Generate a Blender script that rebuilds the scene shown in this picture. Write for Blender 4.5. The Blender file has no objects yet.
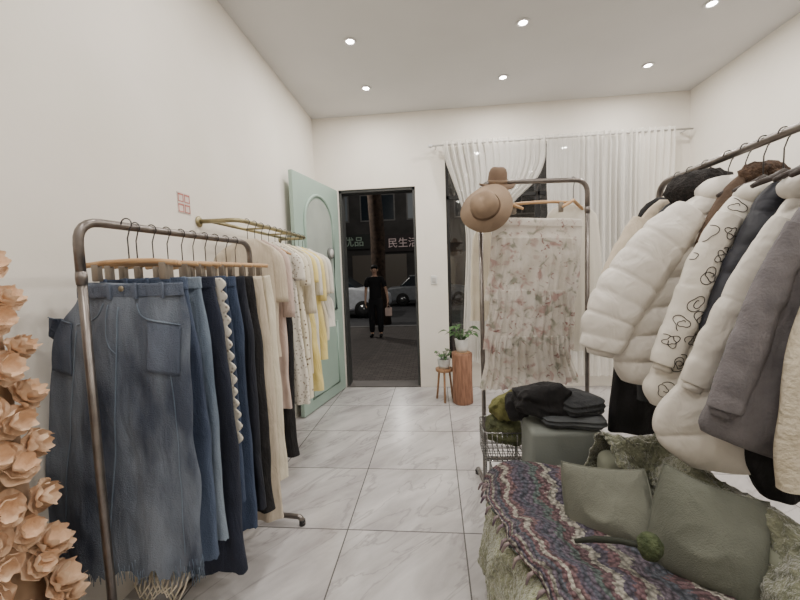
import bpy, math, random
from mathutils import Vector, Matrix, noise
from mathutils.bvhtree import BVHTree
R=random.Random(7)
PI=math.pi
COL=bpy.context.scene.collection
# ---------------- camera -----------------
F=366.0; CAMH=1.32
ey=Vector((34,27,-F)).normalized()
ez=Vector((-0.028,1,0)); ez=(ez-ey*ez.dot(ey)).normalized()
ex=ey.cross(ez)
RM=Matrix((ex,ey,ez))
cam=bpy.data.cameras.new('camera'); co=bpy.data.objects.new('camera',cam); COL.objects.link(co)
cam.sensor_width=36; cam.lens=36*F/800; cam.clip_start=.02; cam.clip_end=200
mw=RM.to_4x4(); mw.translation=Vector((0,0,CAMH)); co.matrix_world=mw
bpy.context.scene.camera=co
def ray(px,py): return RM@Vector((px-400,300-py,-F))
def P(px,py,Y):
    d=ray(px,py); return Vector((0,0,CAMH))+d*(Y/d.y)
def PZ(px,py,Z):
    d=ray(px,py); return Vector((0,0,CAMH))+d*((Z-CAMH)/d.z)
# ---------------- materials -----------------
def lin(c):
    return tuple(((v/255)/12.92 if v/255<=.04045 else ((v/255+.055)/1.055)**2.4) for v in c)+(1,)
MC={}
def M(name,col,rough=.85,col2=None,vs=6,bump=0,bs=60,metal=0,stretch=None,detail=4,sheen=0,emit=0,contrast=(.35,.65),alpha=1,wrinkle=0,iso=False):
    if name in MC: return MC[name]
    m=bpy.data.materials.new(name); m.use_nodes=True; nt=m.node_tree; N=nt.nodes; L=nt.links
    b=N['Principled BSDF']; b.inputs['Base Color'].default_value=lin(col)
    b.inputs['Roughness'].default_value=rough; b.inputs['Metallic'].default_value=metal
    if sheen: b.inputs['Sheen Weight'].default_value=sheen
    if emit: b.inputs['Emission Color'].default_value=lin(col); b.inputs['Emission Strength'].default_value=emit
    tc=N.new('ShaderNodeTexCoord'); mp=N.new('ShaderNodeMapping'); L.new(tc.outputs['Object'],mp.inputs[0])
    if stretch: mp.inputs['Scale'].default_value=stretch
    n=N.new('ShaderNodeTexNoise'); n.inputs['Scale'].default_value=vs; n.inputs['Detail'].default_value=detail
    L.new(mp.outputs[0],n.inputs[0])
    r=N.new('ShaderNodeValToRGB'); L.new(n.outputs[0],r.inputs[0])
    c2=col2 or tuple(v*.9 for v in col)
    r.color_ramp.elements[0].position=contrast[0]; r.color_ramp.elements[1].position=contrast[1]
    r.color_ramp.elements[0].color=lin(c2); r.color_ramp.elements[1].color=lin(col)
    if not emit: L.new(r.outputs[0],b.inputs['Base Color'])
    prev=None
    if wrinkle:
        mq=N.new('ShaderNodeMapping'); mq.inputs['Scale'].default_value=(1,1,.8 if iso else .3); L.new(tc.outputs['Object'],mq.inputs[0])
        n3=N.new('ShaderNodeTexNoise'); n3.inputs['Scale'].default_value=15 if iso else 17; n3.inputs['Detail'].default_value=2 if iso else 3; n3.inputs['Distortion'].default_value=1.0 if iso else .8; L.new(mq.outputs[0],n3.inputs[0])
        bq=N.new('ShaderNodeBump'); bq.inputs['Strength'].default_value=wrinkle; bq.inputs['Distance'].default_value=.03
        L.new(n3.outputs[0],bq.inputs['Height']); prev=bq.outputs[0]; L.new(prev,b.inputs['Normal'])
    if bump:
        n2=N.new('ShaderNodeTexNoise'); n2.inputs['Scale'].default_value=bs; n2.inputs['Detail'].default_value=3
        L.new(tc.outputs['Object'],n2.inputs[0]); bp=N.new('ShaderNodeBump'); bp.inputs['Strength'].default_value=bump
        bp.inputs['Distance'].default_value=.01
        if prev: L.new(prev,bp.inputs['Normal'])
        L.new(n2.outputs[0],bp.inputs['Height']); L.new(bp.outputs[0],b.inputs['Normal'])
    if alpha<1:
        out=N['Material Output']; t=N.new('ShaderNodeBsdfTransparent'); mx=N.new('ShaderNodeMixShader')
        tl=N.new('ShaderNodeBsdfTranslucent'); tl.inputs[0].default_value=lin(col); m2=N.new('ShaderNodeMixShader'); m2.inputs[0].default_value=.3
        L.new(b.outputs[0],m2.inputs[1]); L.new(tl.outputs[0],m2.inputs[2])
        mx.inputs[0].default_value=alpha; L.new(t.outputs[0],mx.inputs[1]); L.new(m2.outputs[0],mx.inputs[2]); L.new(mx.outputs[0],out.inputs[0])
    MC[name]=m; return m
def mat_nodes(name):
    m=bpy.data.materials.new(name); m.use_nodes=True; MC[name]=m
    return m,m.node_tree.nodes,m.node_tree.links,m.node_tree.nodes['Principled BSDF']
def denim(name,c1,c2):
    return M(name,c1,.9,c2,9,.5,260,stretch=(1,1,.28),contrast=(.36,.64),wrinkle=.5,detail=7)
XL,XR,YB,ZC,YF=-1.335,2.69,4.19,3.11,-2.6
# floor tile
def floor_mat():
    m,N,L,b=mat_nodes('marble_tile')
    tc=N.new('ShaderNodeTexCoord')
    cx=(XL+XR)/2; cy=(YF-.15+YB+.18)/2
    sub=N.new('ShaderNodeVectorMath'); sub.operation='SUBTRACT'; sub.inputs[1].default_value=(.115-cx,1.785-cy,0); L.new(tc.outputs['Object'],sub.inputs[0])
    dv=N.new('ShaderNodeVectorMath'); dv.operation='SCALE'; dv.inputs['Scale'].default_value=1/.6; L.new(sub.outputs[0],dv.inputs[0])
    fl=N.new('ShaderNodeVectorMath'); fl.operation='FLOOR'; L.new(dv.outputs[0],fl.inputs[0])
    fr=N.new('ShaderNodeVectorMath'); fr.operation='FRACTION'; L.new(dv.outputs[0],fr.inputs[0])
    wn=N.new('ShaderNodeTexWhiteNoise'); L.new(fl.outputs[0],wn.inputs[0])
    sc=N.new('ShaderNodeVectorMath'); sc.operation='SCALE'; sc.inputs['Scale'].default_value=9; L.new(wn.outputs['Color'],sc.inputs[0])
    ad=N.new('ShaderNodeVectorMath'); ad.operation='ADD'; L.new(sc.outputs[0],ad.inputs[0]); L.new(fr.outputs[0],ad.inputs[1])
    rotm=N.new('ShaderNodeMapping'); rotm.inputs['Rotation'].default_value=(0,0,-.85); L.new(ad.outputs[0],rotm.inputs[0])
    mp=N.new('ShaderNodeMapping'); mp.inputs['Scale'].default_value=(.6,1.9,1); L.new(rotm.outputs[0],mp.inputs[0])
    n=N.new('ShaderNodeTexNoise'); n.inputs['Scale'].default_value=1.6; n.inputs['Detail'].default_value=10; n.inputs['Roughness'].default_value=.6; n.inputs['Distortion'].default_value=.35; L.new(mp.outputs[0],n.inputs[0])
    r=N.new('ShaderNodeValToRGB'); e=r.color_ramp.elements
    e[0].position=.28; e[0].color=lin((156,152,153)); e[1].position=.74; e[1].color=lin((212,210,210))
    L.new(n.outputs[0],r.inputs[0])
    n2=N.new('ShaderNodeTexNoise'); n2.inputs['Scale'].default_value=1.5; n2.inputs['Detail'].default_value=7; n2.inputs['Distortion'].default_value=.5; L.new(mp.outputs[0],n2.inputs[0])
    r2=N.new('ShaderNodeValToRGB'); e=r2.color_ramp.elements; e[0].position=.485; e[0].color=(0,0,0,1); e[1].position=.515; e[1].color=(0,0,0,1)
    k=e.new(.5); k.color=(.5,.5,.5,1)
    L.new(n2.outputs[0],r2.inputs[0])
    vm=N.new('ShaderNodeMixRGB'); L.new(r2.outputs[0],vm.inputs[0]); L.new(r.outputs[0],vm.inputs[1]); vm.inputs[2].default_value=lin((134,130,131))
    sx=N.new('ShaderNodeSeparateXYZ'); L.new(fr.outputs[0],sx.inputs[0])
    def edge(o):
        a=N.new('ShaderNodeMath'); a.operation='SUBTRACT'; a.inputs[1].default_value=.5; L.new(o,a.inputs[0])
        c=N.new('ShaderNodeMath'); c.operation='ABSOLUTE'; L.new(a.outputs[0],c.inputs[0]); return c.outputs[0]
    mxx=N.new('ShaderNodeMath'); mxx.operation='MAXIMUM'; L.new(edge(sx.outputs[0]),mxx.inputs[0]); L.new(edge(sx.outputs[1]),mxx.inputs[1])
    gt=N.new('ShaderNodeMath'); gt.operation='GREATER_THAN'; gt.inputs[1].default_value=.4945; L.new(mxx.outputs[0],gt.inputs[0])
    mix=N.new('ShaderNodeMixRGB'); mix.inputs[2].default_value=lin((98,96,96)); L.new(gt.outputs[0],mix.inputs[0]); L.new(vm.outputs[0],mix.inputs[1])
    L.new(mix.outputs[0],b.inputs['Base Color']); b.inputs['Roughness'].default_value=.22
    return m
def crochet_mat():
    m,N,L,b=mat_nodes('striped_crochet')
    uv=N.new('ShaderNodeTexCoord'); s=N.new('ShaderNodeSeparateXYZ'); L.new(uv.outputs['UV'],s.inputs[0])
    def mth(op,a,bb=None):
        x=N.new('ShaderNodeMath'); x.operation=op
        for i,v in enumerate((a,bb)):
            if v is None: continue
            if isinstance(v,(int,float)): x.inputs[i].default_value=v
            else: L.new(v,x.inputs[i])
        return x.outputs[0]
    nz_=N.new('ShaderNodeTexNoise'); nz_.inputs['Scale'].default_value=70; nz_.inputs['Detail'].default_value=4; L.new(uv.outputs['Object'],nz_.inputs[0])
    tri=mth('PINGPONG',mth('MULTIPLY',s.outputs[0],10),.5)
    st=mth('ADD',mth('ADD',mth('MULTIPLY',s.outputs[1],1.7),mth('MULTIPLY',tri,.15)),mth('MULTIPLY',nz_.outputs[0],.13))
    fr=mth('FRACT',st)
    r=N.new('ShaderNodeValToRGB'); r.color_ramp.interpolation='CONSTANT'; L.new(fr,r.inputs[0])
    cols=[(92,84,98),(114,90,93),(170,165,155),(108,84,88),(84,88,98),(102,93,104),(148,145,136),(114,88,93),(92,86,100),(166,162,152),(106,84,88),(90,102,100),(98,90,103),(80,82,94)]
    e=r.color_ramp.elements; K=len(cols)
    e[0].color=lin(cols[0]); e[1].position=1/K; e[1].color=lin(cols[1])
    for i in range(2,K):
        k=e.new(i/K); k.color=lin(cols[i])
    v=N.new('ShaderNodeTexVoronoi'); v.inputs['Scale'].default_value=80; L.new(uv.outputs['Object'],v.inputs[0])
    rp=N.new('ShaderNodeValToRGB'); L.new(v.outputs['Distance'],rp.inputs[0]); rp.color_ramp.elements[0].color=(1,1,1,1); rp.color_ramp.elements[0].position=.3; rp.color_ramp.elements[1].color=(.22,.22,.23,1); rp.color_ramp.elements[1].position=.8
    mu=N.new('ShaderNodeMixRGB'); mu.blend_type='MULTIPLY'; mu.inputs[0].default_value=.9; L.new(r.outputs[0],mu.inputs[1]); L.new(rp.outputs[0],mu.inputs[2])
    L.new(mu.outputs[0],b.inputs['Base Color']); b.inputs['Roughness'].default_value=.95
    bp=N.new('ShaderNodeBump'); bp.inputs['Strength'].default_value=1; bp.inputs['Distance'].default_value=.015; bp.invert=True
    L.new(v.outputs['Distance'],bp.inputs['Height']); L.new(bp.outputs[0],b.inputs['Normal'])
    return m
def floral_mat():
    m,N,L,b=mat_nodes('floral_tulle')
    tc=N.new('ShaderNodeTexCoord')
    def layer(sc,lo,hi,seed,c,prev,det=2):
        mp=N.new('ShaderNodeMapping'); mp.inputs['Location'].default_value=(seed,seed,0); mp.inputs['Scale'].default_value=(1,.25,1); L.new(tc.outputs['Object'],mp.inputs[0])
        n=N.new('ShaderNodeTexNoise'); n.inputs['Scale'].default_value=sc; n.inputs['Detail'].default_value=det; n.inputs['Distortion'].default_value=.8; L.new(mp.outputs[0],n.inputs[0])
        r=N.new('ShaderNodeValToRGB'); r.color_ramp.elements[0].position=lo; r.color_ramp.elements[1].position=hi; L.new(n.outputs[0],r.inputs[0])
        x=N.new('ShaderNodeMixRGB'); L.new(r.outputs[0],x.inputs[0]); x.inputs[2].default_value=lin(c)
        if prev is None: x.inputs[1].default_value=lin((232,227,220))
        else: L.new(prev,x.inputs[1])
        return x.outputs[0]
    p=layer(9,.45,.65,3,(216,210,200),None); p=layer(15,.56,.68,11,(194,168,162),p); p=layer(18,.57,.68,20,(166,166,152),p); p=layer(34,.62,.72,31,(156,120,116),p)
    L.new(p,b.inputs['Base Color']); b.inputs['Roughness'].default_value=.9
    out=N['Material Output']; t=N.new('ShaderNodeBsdfTransparent'); mx=N.new('ShaderNodeMixShader'); mx.inputs[0].default_value=.78
    tl=N.new('ShaderNodeBsdfTranslucent'); L.new(p,tl.inputs[0]); m2=N.new('ShaderNodeMixShader'); m2.inputs[0].default_value=.3
    L.new(b.outputs[0],m2.inputs[1]); L.new(tl.outputs[0],m2.inputs[2])
    L.new(t.outputs[0],mx.inputs[1]); L.new(m2.outputs[0],mx.inputs[2]); L.new(mx.outputs[0],out.inputs[0])
    return m
def lace_mat(name,c,dark,sc=60,lo=.12,hi=.3):
    m,N,L,b=mat_nodes(name)
    tc=N.new('ShaderNodeTexCoord'); v=N.new('ShaderNodeTexVoronoi'); v.inputs['Scale'].default_value=sc; L.new(tc.outputs['Object'],v.inputs[0])
    r=N.new('ShaderNodeValToRGB'); r.color_ramp.elements[0].position=lo; r.color_ramp.elements[0].color=lin(dark); r.color_ramp.elements[1].position=hi; r.color_ramp.elements[1].color=lin(c)
    L.new(v.outputs['Distance'],r.inputs[0]); L.new(r.outputs[0],b.inputs['Base Color']); b.inputs['Roughness'].default_value=.9
    return m
plaster=M('warm_white_plaster',(236,231,223),.9,(230,225,216),2,.08,30)
ceilm=M('ceiling_paint',(214,213,212),.9,(210,209,208),2)
steel=M('gunmetal_steel',(128,122,118),.34,(108,102,98),20,metal=.8)
brass=M('champagne_metal',(160,152,120),.38,(142,133,102),20,metal=.7)
blackm=M('black_metal',(30,30,32),.4)
chrome=M('chrome_wire',(150,150,150),.25,metal=.9)
wood=M('hanger_wood',(196,160,118),.5,(172,134,94),18,stretch=(1,8,8))
wooddark=M('stump_wood',(160,118,94),.6,(126,88,68),12,.4,40,stretch=(4,4,.6))
woodlight=M('stool_wood',(176,138,104),.6,(150,112,80),14,stretch=(5,5,.7))
mint=M('mint_paint',(158,180,170),.5,(152,174,164),3)
glassd=M('pale_arch_glass',(174,182,176),.2,(160,168,162),3)
fleece=M('sage_fleece',(118,120,98),1,(92,95,75),34,1,120,sheen=.6)
olivec=M('sage_linen',(112,114,103),.95,(104,106,96),7,.35,300,wrinkle=.35)
olivec2=M('sage_linen_deep',(102,105,95),.95,(94,97,87),7,.35,300,wrinkle=.35)
crochet=crochet_mat()
D1=denim('faded_blue_denim',(124,134,148),(62,70,87))
D1b=denim('faded_pocket_denim',(104,114,132),(58,67,85))
D2=denim('mid_blue_denim',(80,94,118),(48,59,81))
D3=denim('pale_blue_denim',(132,145,160),(92,107,126))
D4=denim('indigo_denim',(42,48,66),(26,31,45))
D5=denim('clear_blue_denim',(62,76,102),(40,53,76))
navyf=M('navy_cloth',(34,38,50),.9,(24,28,38),6,wrinkle=.6)
blackf=M('black_cloth',(32,31,33),.95,(20,19,21),8,.3,80,wrinkle=.6)
charf=M('charcoal_cloth',(62,64,67),.95,(46,48,51),8,.3,80,wrinkle=.6)
beigef=M('beige_cloth',(206,194,176),.9,(188,175,156),7,wrinkle=.6)
creamf=M('cream_cloth',(224,216,198),.9,(210,201,181),7,wrinkle=.6)
pinkf=M('pale_pink_cloth',(208,188,180),.9,(192,171,162),7,wrinkle=.6)
yellowf=M('pale_yellow_cloth',(234,217,148),.9,(222,203,128),7,wrinkle=.6)
whitef=M('white_cloth',(228,224,216),.9,(214,210,202),7,wrinkle=.6)
lace1=lace_mat('white_lace',(228,223,212),(152,140,124),55,.15,.4)
lace2=lace_mat('dotted_cream_cloth',(228,220,200),(120,104,84),34,.2,.3)
puffw=M('white_down_nylon',(222,217,209),.42,(212,206,197),5,wrinkle=.28,iso=True)
puffc=M('cream_down_nylon',(218,213,204),.42,(208,202,192),5,wrinkle=.28,iso=True)
printbase=M('off_white_nylon',(226,221,211),.5,(218,212,201),5,wrinkle=.2,iso=True)
inkm=M('black_ink_print',(44,41,41),.8)
greyw=M('grey_wool',(118,114,117),.95,(102,99,102),20,.3,150,wrinkle=.3)
brownp=M('brown_suede',(96,78,64),.9,(72,57,46),10,.3,60,wrinkle=.5)
darkp=M('dark_navy_nylon',(42,44,54),.6,(28,30,38),10,wrinkle=.3,iso=True)
fleecew=M('cream_boucle',(216,206,186),1,(196,185,162),30,.9,70)
blackfur=M('black_fur',(42,38,37),1,(18,16,16),60,1,110)
brownfur=M('brown_fur',(92,72,58),1,(56,42,34),60,1,110)
floral=floral_mat()
sheer=M('sheer_voile',(250,248,243),.9,(246,243,237),4,alpha=.7)
sheer2=M('sheer_chiffon',(240,236,227),.9,(232,227,216),4,alpha=.88)
paper=M('crumpled_kraft_paper',(240,212,184),.9,(224,190,158),12,.4,50,wrinkle=.3)
feltA=M('tan_felt',(150,129,108),.95,(136,116,97),9); feltB=M('brown_felt',(122,101,84),.95,(108,89,74),9)
whitep=M('white_ceramic',(226,226,224),.3); leafm=M('leaf_green',(76,112,62),.5,(46,78,40),20)
soil=M('dark_soil',(48,36,28),1)
# ---------------- object helpers -----------------
W={}; REC={}
def tag(o,label=None,cat=None,group=None,kind=None):
    if label: o['label']=label
    if cat: o['category']=cat
    if group: o['group']=group
    if kind: o['kind']=kind
    return o
def empty(name,loc,label=None,cat=None,group=None,rot=0,kind=None):
    o=bpy.data.objects.new(name,None); COL.objects.link(o); o.location=loc; o.rotation_euler=(0,0,rot); o.empty_display_size=.1
    W[o]=Matrix.Translation(Vector(loc))@Matrix.Rotation(rot,4,'Z')
    return tag(o,label,cat,group,kind)
class MB:
    def __init__(s): s.v=[]; s.f=[]; s.uv=None
    def add(s,v,f):
        n=len(s.v); s.v+= [Vector(a) for a in v]; s.f+=[tuple(i+n for i in q) for q in f]; return s
    def box(s,a,b):
        x0,y0,z0=a; x1,y1,z1=b
        return s.add([(x0,y0,z0),(x1,y0,z0),(x1,y1,z0),(x0,y1,z0),(x0,y0,z1),(x1,y0,z1),(x1,y1,z1),(x0,y1,z1)],[(0,3,2,1),(4,5,6,7),(0,1,5,4),(1,2,6,5),(2,3,7,6),(3,0,4,7)])
    def tube(s,path,r,seg=10,flat=1.0,closed=False):
        path=[Vector(p) for p in path]; n=len(path); rr=r if isinstance(r,(list,tuple)) else [r]*n
        t0=(path[1]-path[0]).normalized(); up=Vector((0,0,1)) if abs(t0.z)<.9 else Vector((1,0,0))
        a=(up-t0*up.dot(t0)).normalized(); vs=[]
        for i,p in enumerate(path):
            if closed: t=(path[(i+1)%n]-path[i-1])
            else: t=(path[min(i+1,n-1)]-path[max(i-1,0)])
            t.normalize(); a=(a-t*a.dot(t)).normalized(); b=t.cross(a)
            for j in range(seg):
                th=2*PI*j/seg; vs.append(p+a*math.cos(th)*rr[i]+b*math.sin(th)*rr[i]*flat)
        fs=[]
        for i in range(n if closed else n-1):
            for j in range(seg):
                i2=(i+1)%n; fs.append((i*seg+j,i*seg+(j+1)%seg,i2*seg+(j+1)%seg,i2*seg+j))
        if not closed: fs.append(tuple(range(seg))[::-1]); fs.append(tuple((n-1)*seg+j for j in range(seg)))
        return s.add(vs,fs)
    def lathe(s,prof,c=(0,0,0),seg=28,mat=None):
        vs=[];fs=[];n=len(prof); c=Vector(c)
        for r,z in prof:
            for j in range(seg):
                th=2*PI*j/seg; v=Vector((r*math.cos(th),r*math.sin(th),z)); vs.append((mat@v if mat else v)+c)
        for i in range(n-1):
            for j in range(seg): fs.append((i*seg+j,i*seg+(j+1)%seg,(i+1)*seg+(j+1)%seg,(i+1)*seg+j))
        if prof[0][0]>1e-5: fs.append(tuple(range(seg))[::-1])
        if prof[-1][0]>1e-5: fs.append(tuple((n-1)*seg+j for j in range(seg)))
        return s.add(vs,fs)
    def prism(s,poly,d):
        d=Vector(d); n=len(poly); v=[Vector(p) for p in poly]; v+=[p+d for p in v]
        return s.add(v,[tuple(range(n))[::-1],tuple(range(n,2*n))]+[(i,(i+1)%n,n+(i+1)%n,n+i) for i in range(n)])
    def build(s,name,mat,parent=None,smooth=True,bev=0,sub=0,solid=0,recalc=True):
        if parent is not None: REC.setdefault(parent,[]).append((list(s.v),list(s.f)))
        me=bpy.data.meshes.new(name); inv=None
        if parent is not None:
            Wp=W[parent]; inv=Wp.inverted(); vs=[inv@v for v in s.v]; loc=(0,0,0)
        else:
            xs=[v.x for v in s.v]; ys=[v.y for v in s.v]; zs=[v.z for v in s.v]
            loc=Vector(((min(xs)+max(xs))/2,(min(ys)+max(ys))/2,min(zs))); vs=[v-loc for v in s.v]
        me.from_pydata([tuple(v) for v in vs],[],s.f)
        if s.uv:
            ul=me.uv_layers.new(name='UVMap')
            for l in me.loops: ul.data[l.index].uv=s.uv[l.vertex_index]
        if recalc:
            import bmesh
            bm=bmesh.new(); bm.from_mesh(me); bmesh.ops.recalc_face_normals(bm,faces=bm.faces); bm.to_mesh(me); bm.free()
        me.materials.append(mat)
        if smooth: me.polygons.foreach_set('use_smooth',[True]*len(me.polygons))
        o=bpy.data.objects.new(name,me); COL.objects.link(o)
        if parent is not None: o.parent=parent; W[o]=W[parent]
        else: o.location=loc; W[o]=Matrix.Translation(loc)
        if bev:
            b=o.modifiers.new('bevel','BEVEL'); b.width=bev; b.segments=3; b.limit_method='ANGLE'; b.angle_limit=math.radians(40)
        if solid:
            b=o.modifiers.new('solid','SOLIDIFY'); b.thickness=solid
        if sub:
            b=o.modifiers.new('sub','SUBSURF'); b.levels=sub; b.render_levels=sub
        return o
def fillet(pts,r,n=6):
    pts=[Vector(p) for p in pts]; out=[pts[0]]
    for i in range(1,len(pts)-1):
        a=(pts[i-1]-pts[i]); b=(pts[i+1]-pts[i]); q=min(r,a.length*.49,b.length*.49)
        A=pts[i]+a.normalized()*q; B=pts[i]+b.normalized()*q
        for k in range(n+1):
            t=k/n; out.append(A*(1-t)**2+pts[i]*2*t*(1-t)+B*t*t)
    out.append(pts[-1]); return out
def cat(rows,t):
    n=len(rows)-1; x=t*n; i=min(int(x),n-1); u=x-i
    p0=rows[max(i-1,0)];p1=rows[i];p2=rows[i+1];p3=rows[min(i+2,n)]
    return tuple(.5*((2*b)+(-a+c)*u+(2*a-5*b+4*c-d)*u*u+(-a+3*b-3*c+d)*u**3) for a,b,c,d in zip(p0,p1,p2,p3))
def ridge(p):
    return 1-abs(noise.noise(p))*2
def loftmb(rows,d=.05,folds=5,amp=.015,seed=0,n=56,m=44,quilt=0,wr=.007,jag=0,flat_top=.35,const=False,wf=7,tilt=0,crease=1):
    rr=[tuple(L)+tuple(Rr) for L,Rr in rows]
    zl=[0]
    for a,b in zip(rr,rr[1:]): zl.append(zl[-1]+max(.004,math.dist(((a[0]+a[3])/2,(a[2]+a[5])/2),((b[0]+b[3])/2,(b[2]+b[5])/2))))
    T=zl[-1]; mb=MB(); rnd=random.Random(seed); ph=rnd.random()*6; ph2=rnd.random()*6; vs=[]
    so=Vector((seed,seed*.7,0))
    for i in range(m+1):
        t=i/m; s=t*T; k=0
        while k<len(zl)-2 and zl[k+1]<s: k+=1
        u=(s-zl[k])/(zl[k+1]-zl[k]); c=cat(rr,min(1,(k+u)/(len(rr)-1)))
        Lp=Vector(c[:3]); Rp=Vector(c[3:]); cc=(Lp+Rp)/2; h=(Rp-Lp)/2
        hn=Vector((h.x,h.y,0)).normalized(); yn=Vector((-hn.y,hn.x,0))
        prof=1 if const else flat_top+(1-flat_top)*min(1,t/.25)**.6
        ramp=(.25+.75*t) if not const else 1
        js=[rnd.uniform(-jag,0) for _ in range(n)]
        for j in range(n):
            th=2*PI*j/n; ct=math.cos(th); st=math.sin(th)
            if quilt:
                wob=.10*noise.noise(Vector((ct*2,t*6,seed)))
                q=abs(math.sin(PI*(quilt*t+tilt*ct+wob)))**.40
                dd=d*prof*(.68+.40*q)
            else: q=0; dd=d*prof
            ct2=math.copysign(abs(ct)**.8,ct); st2=math.copysign(abs(st)**.75,st)
            fo=amp*ramp*(math.sin(folds*PI*ct*.9+ph+.7*math.sin(2.2*t+ph2))+.45*math.sin(2.3*folds*ct+ph2+1.3*t))
            p=cc+h*ct2*(1+(.025*q if quilt else 0))+yn*(dd*st2+fo*(.4+.6*abs(st)))
            nz=noise.noise_vector(p*wf+so)*wr
            pp=Vector((p.x*1.0,p.y,p.z*(1 if quilt else .35)))*16+so
            cr=wr*.75*crease*(.45 if quilt else 1)
            p=p+nz+hn*(math.sin(9*t+ph)*.25*amp)+yn*(math.copysign(1,st)*cr*ridge(pp)*min(1,t*3+.2)*abs(st))
            if i==m and jag: p.z+=js[j]
            vs.append(p)
    fs=[]
    for i in range(m):
        for j in range(n): fs.append((i*n+j,i*n+(j+1)%n,(i+1)*n+(j+1)%n,(i+1)*n+j))
    fs.append(tuple(range(n))); mb.add(vs,fs); return mb
def sheet(name,fn,nu,nv,mat,parent=None,solid=0,**k):
    mb=MB(); vs=[];uv=[]
    for i in range(nu+1):
        for j in range(nv+1): vs.append(fn(i/nu,j/nv)); uv.append((i/nu,j/nv))
    fs=[(i*(nv+1)+j,(i+1)*(nv+1)+j,(i+1)*(nv+1)+j+1,i*(nv+1)+j+1) for i in range(nu) for j in range(nv)]
    mb.add(vs,fs); mb.uv=uv
    return mb.build(name,mat,parent,solid=solid,**k)
def dup(o,loc=None,parent=None,label=None):
    c=o.copy(); COL.objects.link(c)
    if parent is not None: c.parent=parent
    if loc is not None: c.location=loc
    if label: c['label']=label
    for ch in list(o.children): dup(ch,parent=c)
    return c
def struct(o): o['kind']='structure'; return o
# ---------------- room shell -----------------
struct(MB().box((XL-.15,YF-.15,-.12),(XR+.15,YB+.18,0)).build('floor',floor_mat(),smooth=False))
struct(MB().box((XL-.15,YF-.15,ZC),(XR+.15,YB+.18,ZC+.15)).build('ceiling',ceilm,smooth=False))
struct(MB().box((XL-.15,YF,0),(XL,YB,ZC)).build('wall_left',plaster,smooth=False))
struct(MB().box((XR,YF,0),(XR+.15,YB,ZC)).build('wall_right',plaster,smooth=False))
struct(MB().box((XL-.15,YF-.15,0),(XR+.15,YF,ZC)).build('wall_front',plaster,smooth=False))
DX0,DX1,DH=-1.068,-.187,2.30; WX0,WX1,WZ0,WZ1=P(447,250,YB).x,2.2,.32,2.70
w=MB(); T=YB+.18
for a in (((XL-.15,0),(DX0,ZC)),((DX0,DH),(DX1,ZC)),((DX1,0),(WX0,ZC)),((WX0,WZ1),(WX1,ZC)),((WX0,0),(WX1,WZ0)),((WX1,0),(XR+.15,ZC))):
    w.box((a[0][0],YB,a[0][1]),(a[1][0],T,a[1][1]))
struct(w.build('wall_back',plaster,smooth=False))
wn=empty('window_1',(1.25,YB+.1,WZ0),kind='structure')
def glass():
    m,N,L,b=mat_nodes('clear_glass'); out=N['Material Output']; t=N.new('ShaderNodeBsdfTransparent'); g=N.new('ShaderNodeBsdfGlossy'); g.inputs['Roughness'].default_value=.02
    mx=N.new('ShaderNodeMixShader'); mx.inputs[0].default_value=.06; L.new(t.outputs[0],mx.inputs[1]); L.new(g.outputs[0],mx.inputs[2]); L.new(mx.outputs[0],out.inputs[0]); return m
glassm=glass()
f=MB()
for a,b in (((WX0,WZ0),(WX0+.04,WZ1)),((WX1-.04,WZ0),(WX1,WZ1)),((WX0,WZ0),(WX1,WZ0+.05)),((WX0,WZ1-.04),(WX1,WZ1)),((1.15,WZ0),(1.20,WZ1)),((WX0,2.15),(WX1,2.19))):
    f.box((a[0],YB+.09,a[1]),(b[0],YB+.13,b[1]))
f.build('window_frame',blackm,wn,smooth=False)
MB().box((WX0+.02,YB+.105,WZ0+.02),(WX1-.02,YB+.112,WZ1-.02)).build('pane',glassm,wn,smooth=False)
tr=MB(); tr.box((DX0,YB+.02,0),(DX0+.03,T,DH)); tr.box((DX1-.03,YB+.02,0),(DX1,T,DH)); tr.box((DX0,YB+.02,DH-.03),(DX1,T,DH))
struct(tr.build('trim_1',M('dark_frame',(60,62,62),.5),smooth=False))
struct(MB().box((DX0,YB,.001),(DX1,T+.05,.012)).build('trim_2',M('threshold_stone',(96,92,90),.6),smooth=False,bev=.003))
# door leaf
dirv=Vector((-1.245-DX0,3.25-YB,0)); ang=math.atan2(dirv.y,dirv.x); dr=empty('door_1',(DX0-.02,YB-.03,.01),rot=ang,kind='structure')
def DL(x,y,z): return W[dr]@Vector((x,y,z))
def dbox(mb,a,b):
    k=MB().box(a,b); mb.add([W[dr]@v for v in k.v],k.f)
q=MB(); dbox(q,(0.005,-.02,0),(.93,.02,2.28)); q.build('door_leaf',mint,dr,smooth=False,bev=.004)
def arch(x0,x1,z0,z1,y,n=16):
    c=(x0+x1)/2; r=(x1-x0)/2; pts=[(x0,y,z0),(x1,y,z0)]
    pts+=[(c+r*math.cos(PI*i/n),y,z1-r+r*math.sin(PI*i/n)) for i in range(n+1)]
    return [DL(*p) for p in pts]
nrm=(W[dr].to_3x3()@Vector((0,1,0)))
MB().prism(arch(.2,.73,.98,2.1,-.024),nrm*.048).build('arched_pane',glassd,dr,smooth=False)
for y in (-.025,.025):
    MB().tube(arch(.17,.76,.95,2.13,y),.016,8,closed=True).build('arch_moulding',mint,dr)
    MB().tube([DL(.17,y,.12),DL(.76,y,.12),DL(.76,y,.82),DL(.17,y,.82)],.012,8,closed=True).build('lower_moulding',mint,dr)
rot=(W[dr].to_3x3()@Matrix.Rotation(PI/2,3,'X')@Matrix.Scale(-1,3,Vector((0,0,1))))
MB().lathe([(0,0),(.06,0),(.065,.01),(.06,.02),(0,.022)],DL(.27,.026,1.56),24,rot).build('round_plate',M('plate_edge',(120,124,122),.5),dr)
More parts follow.
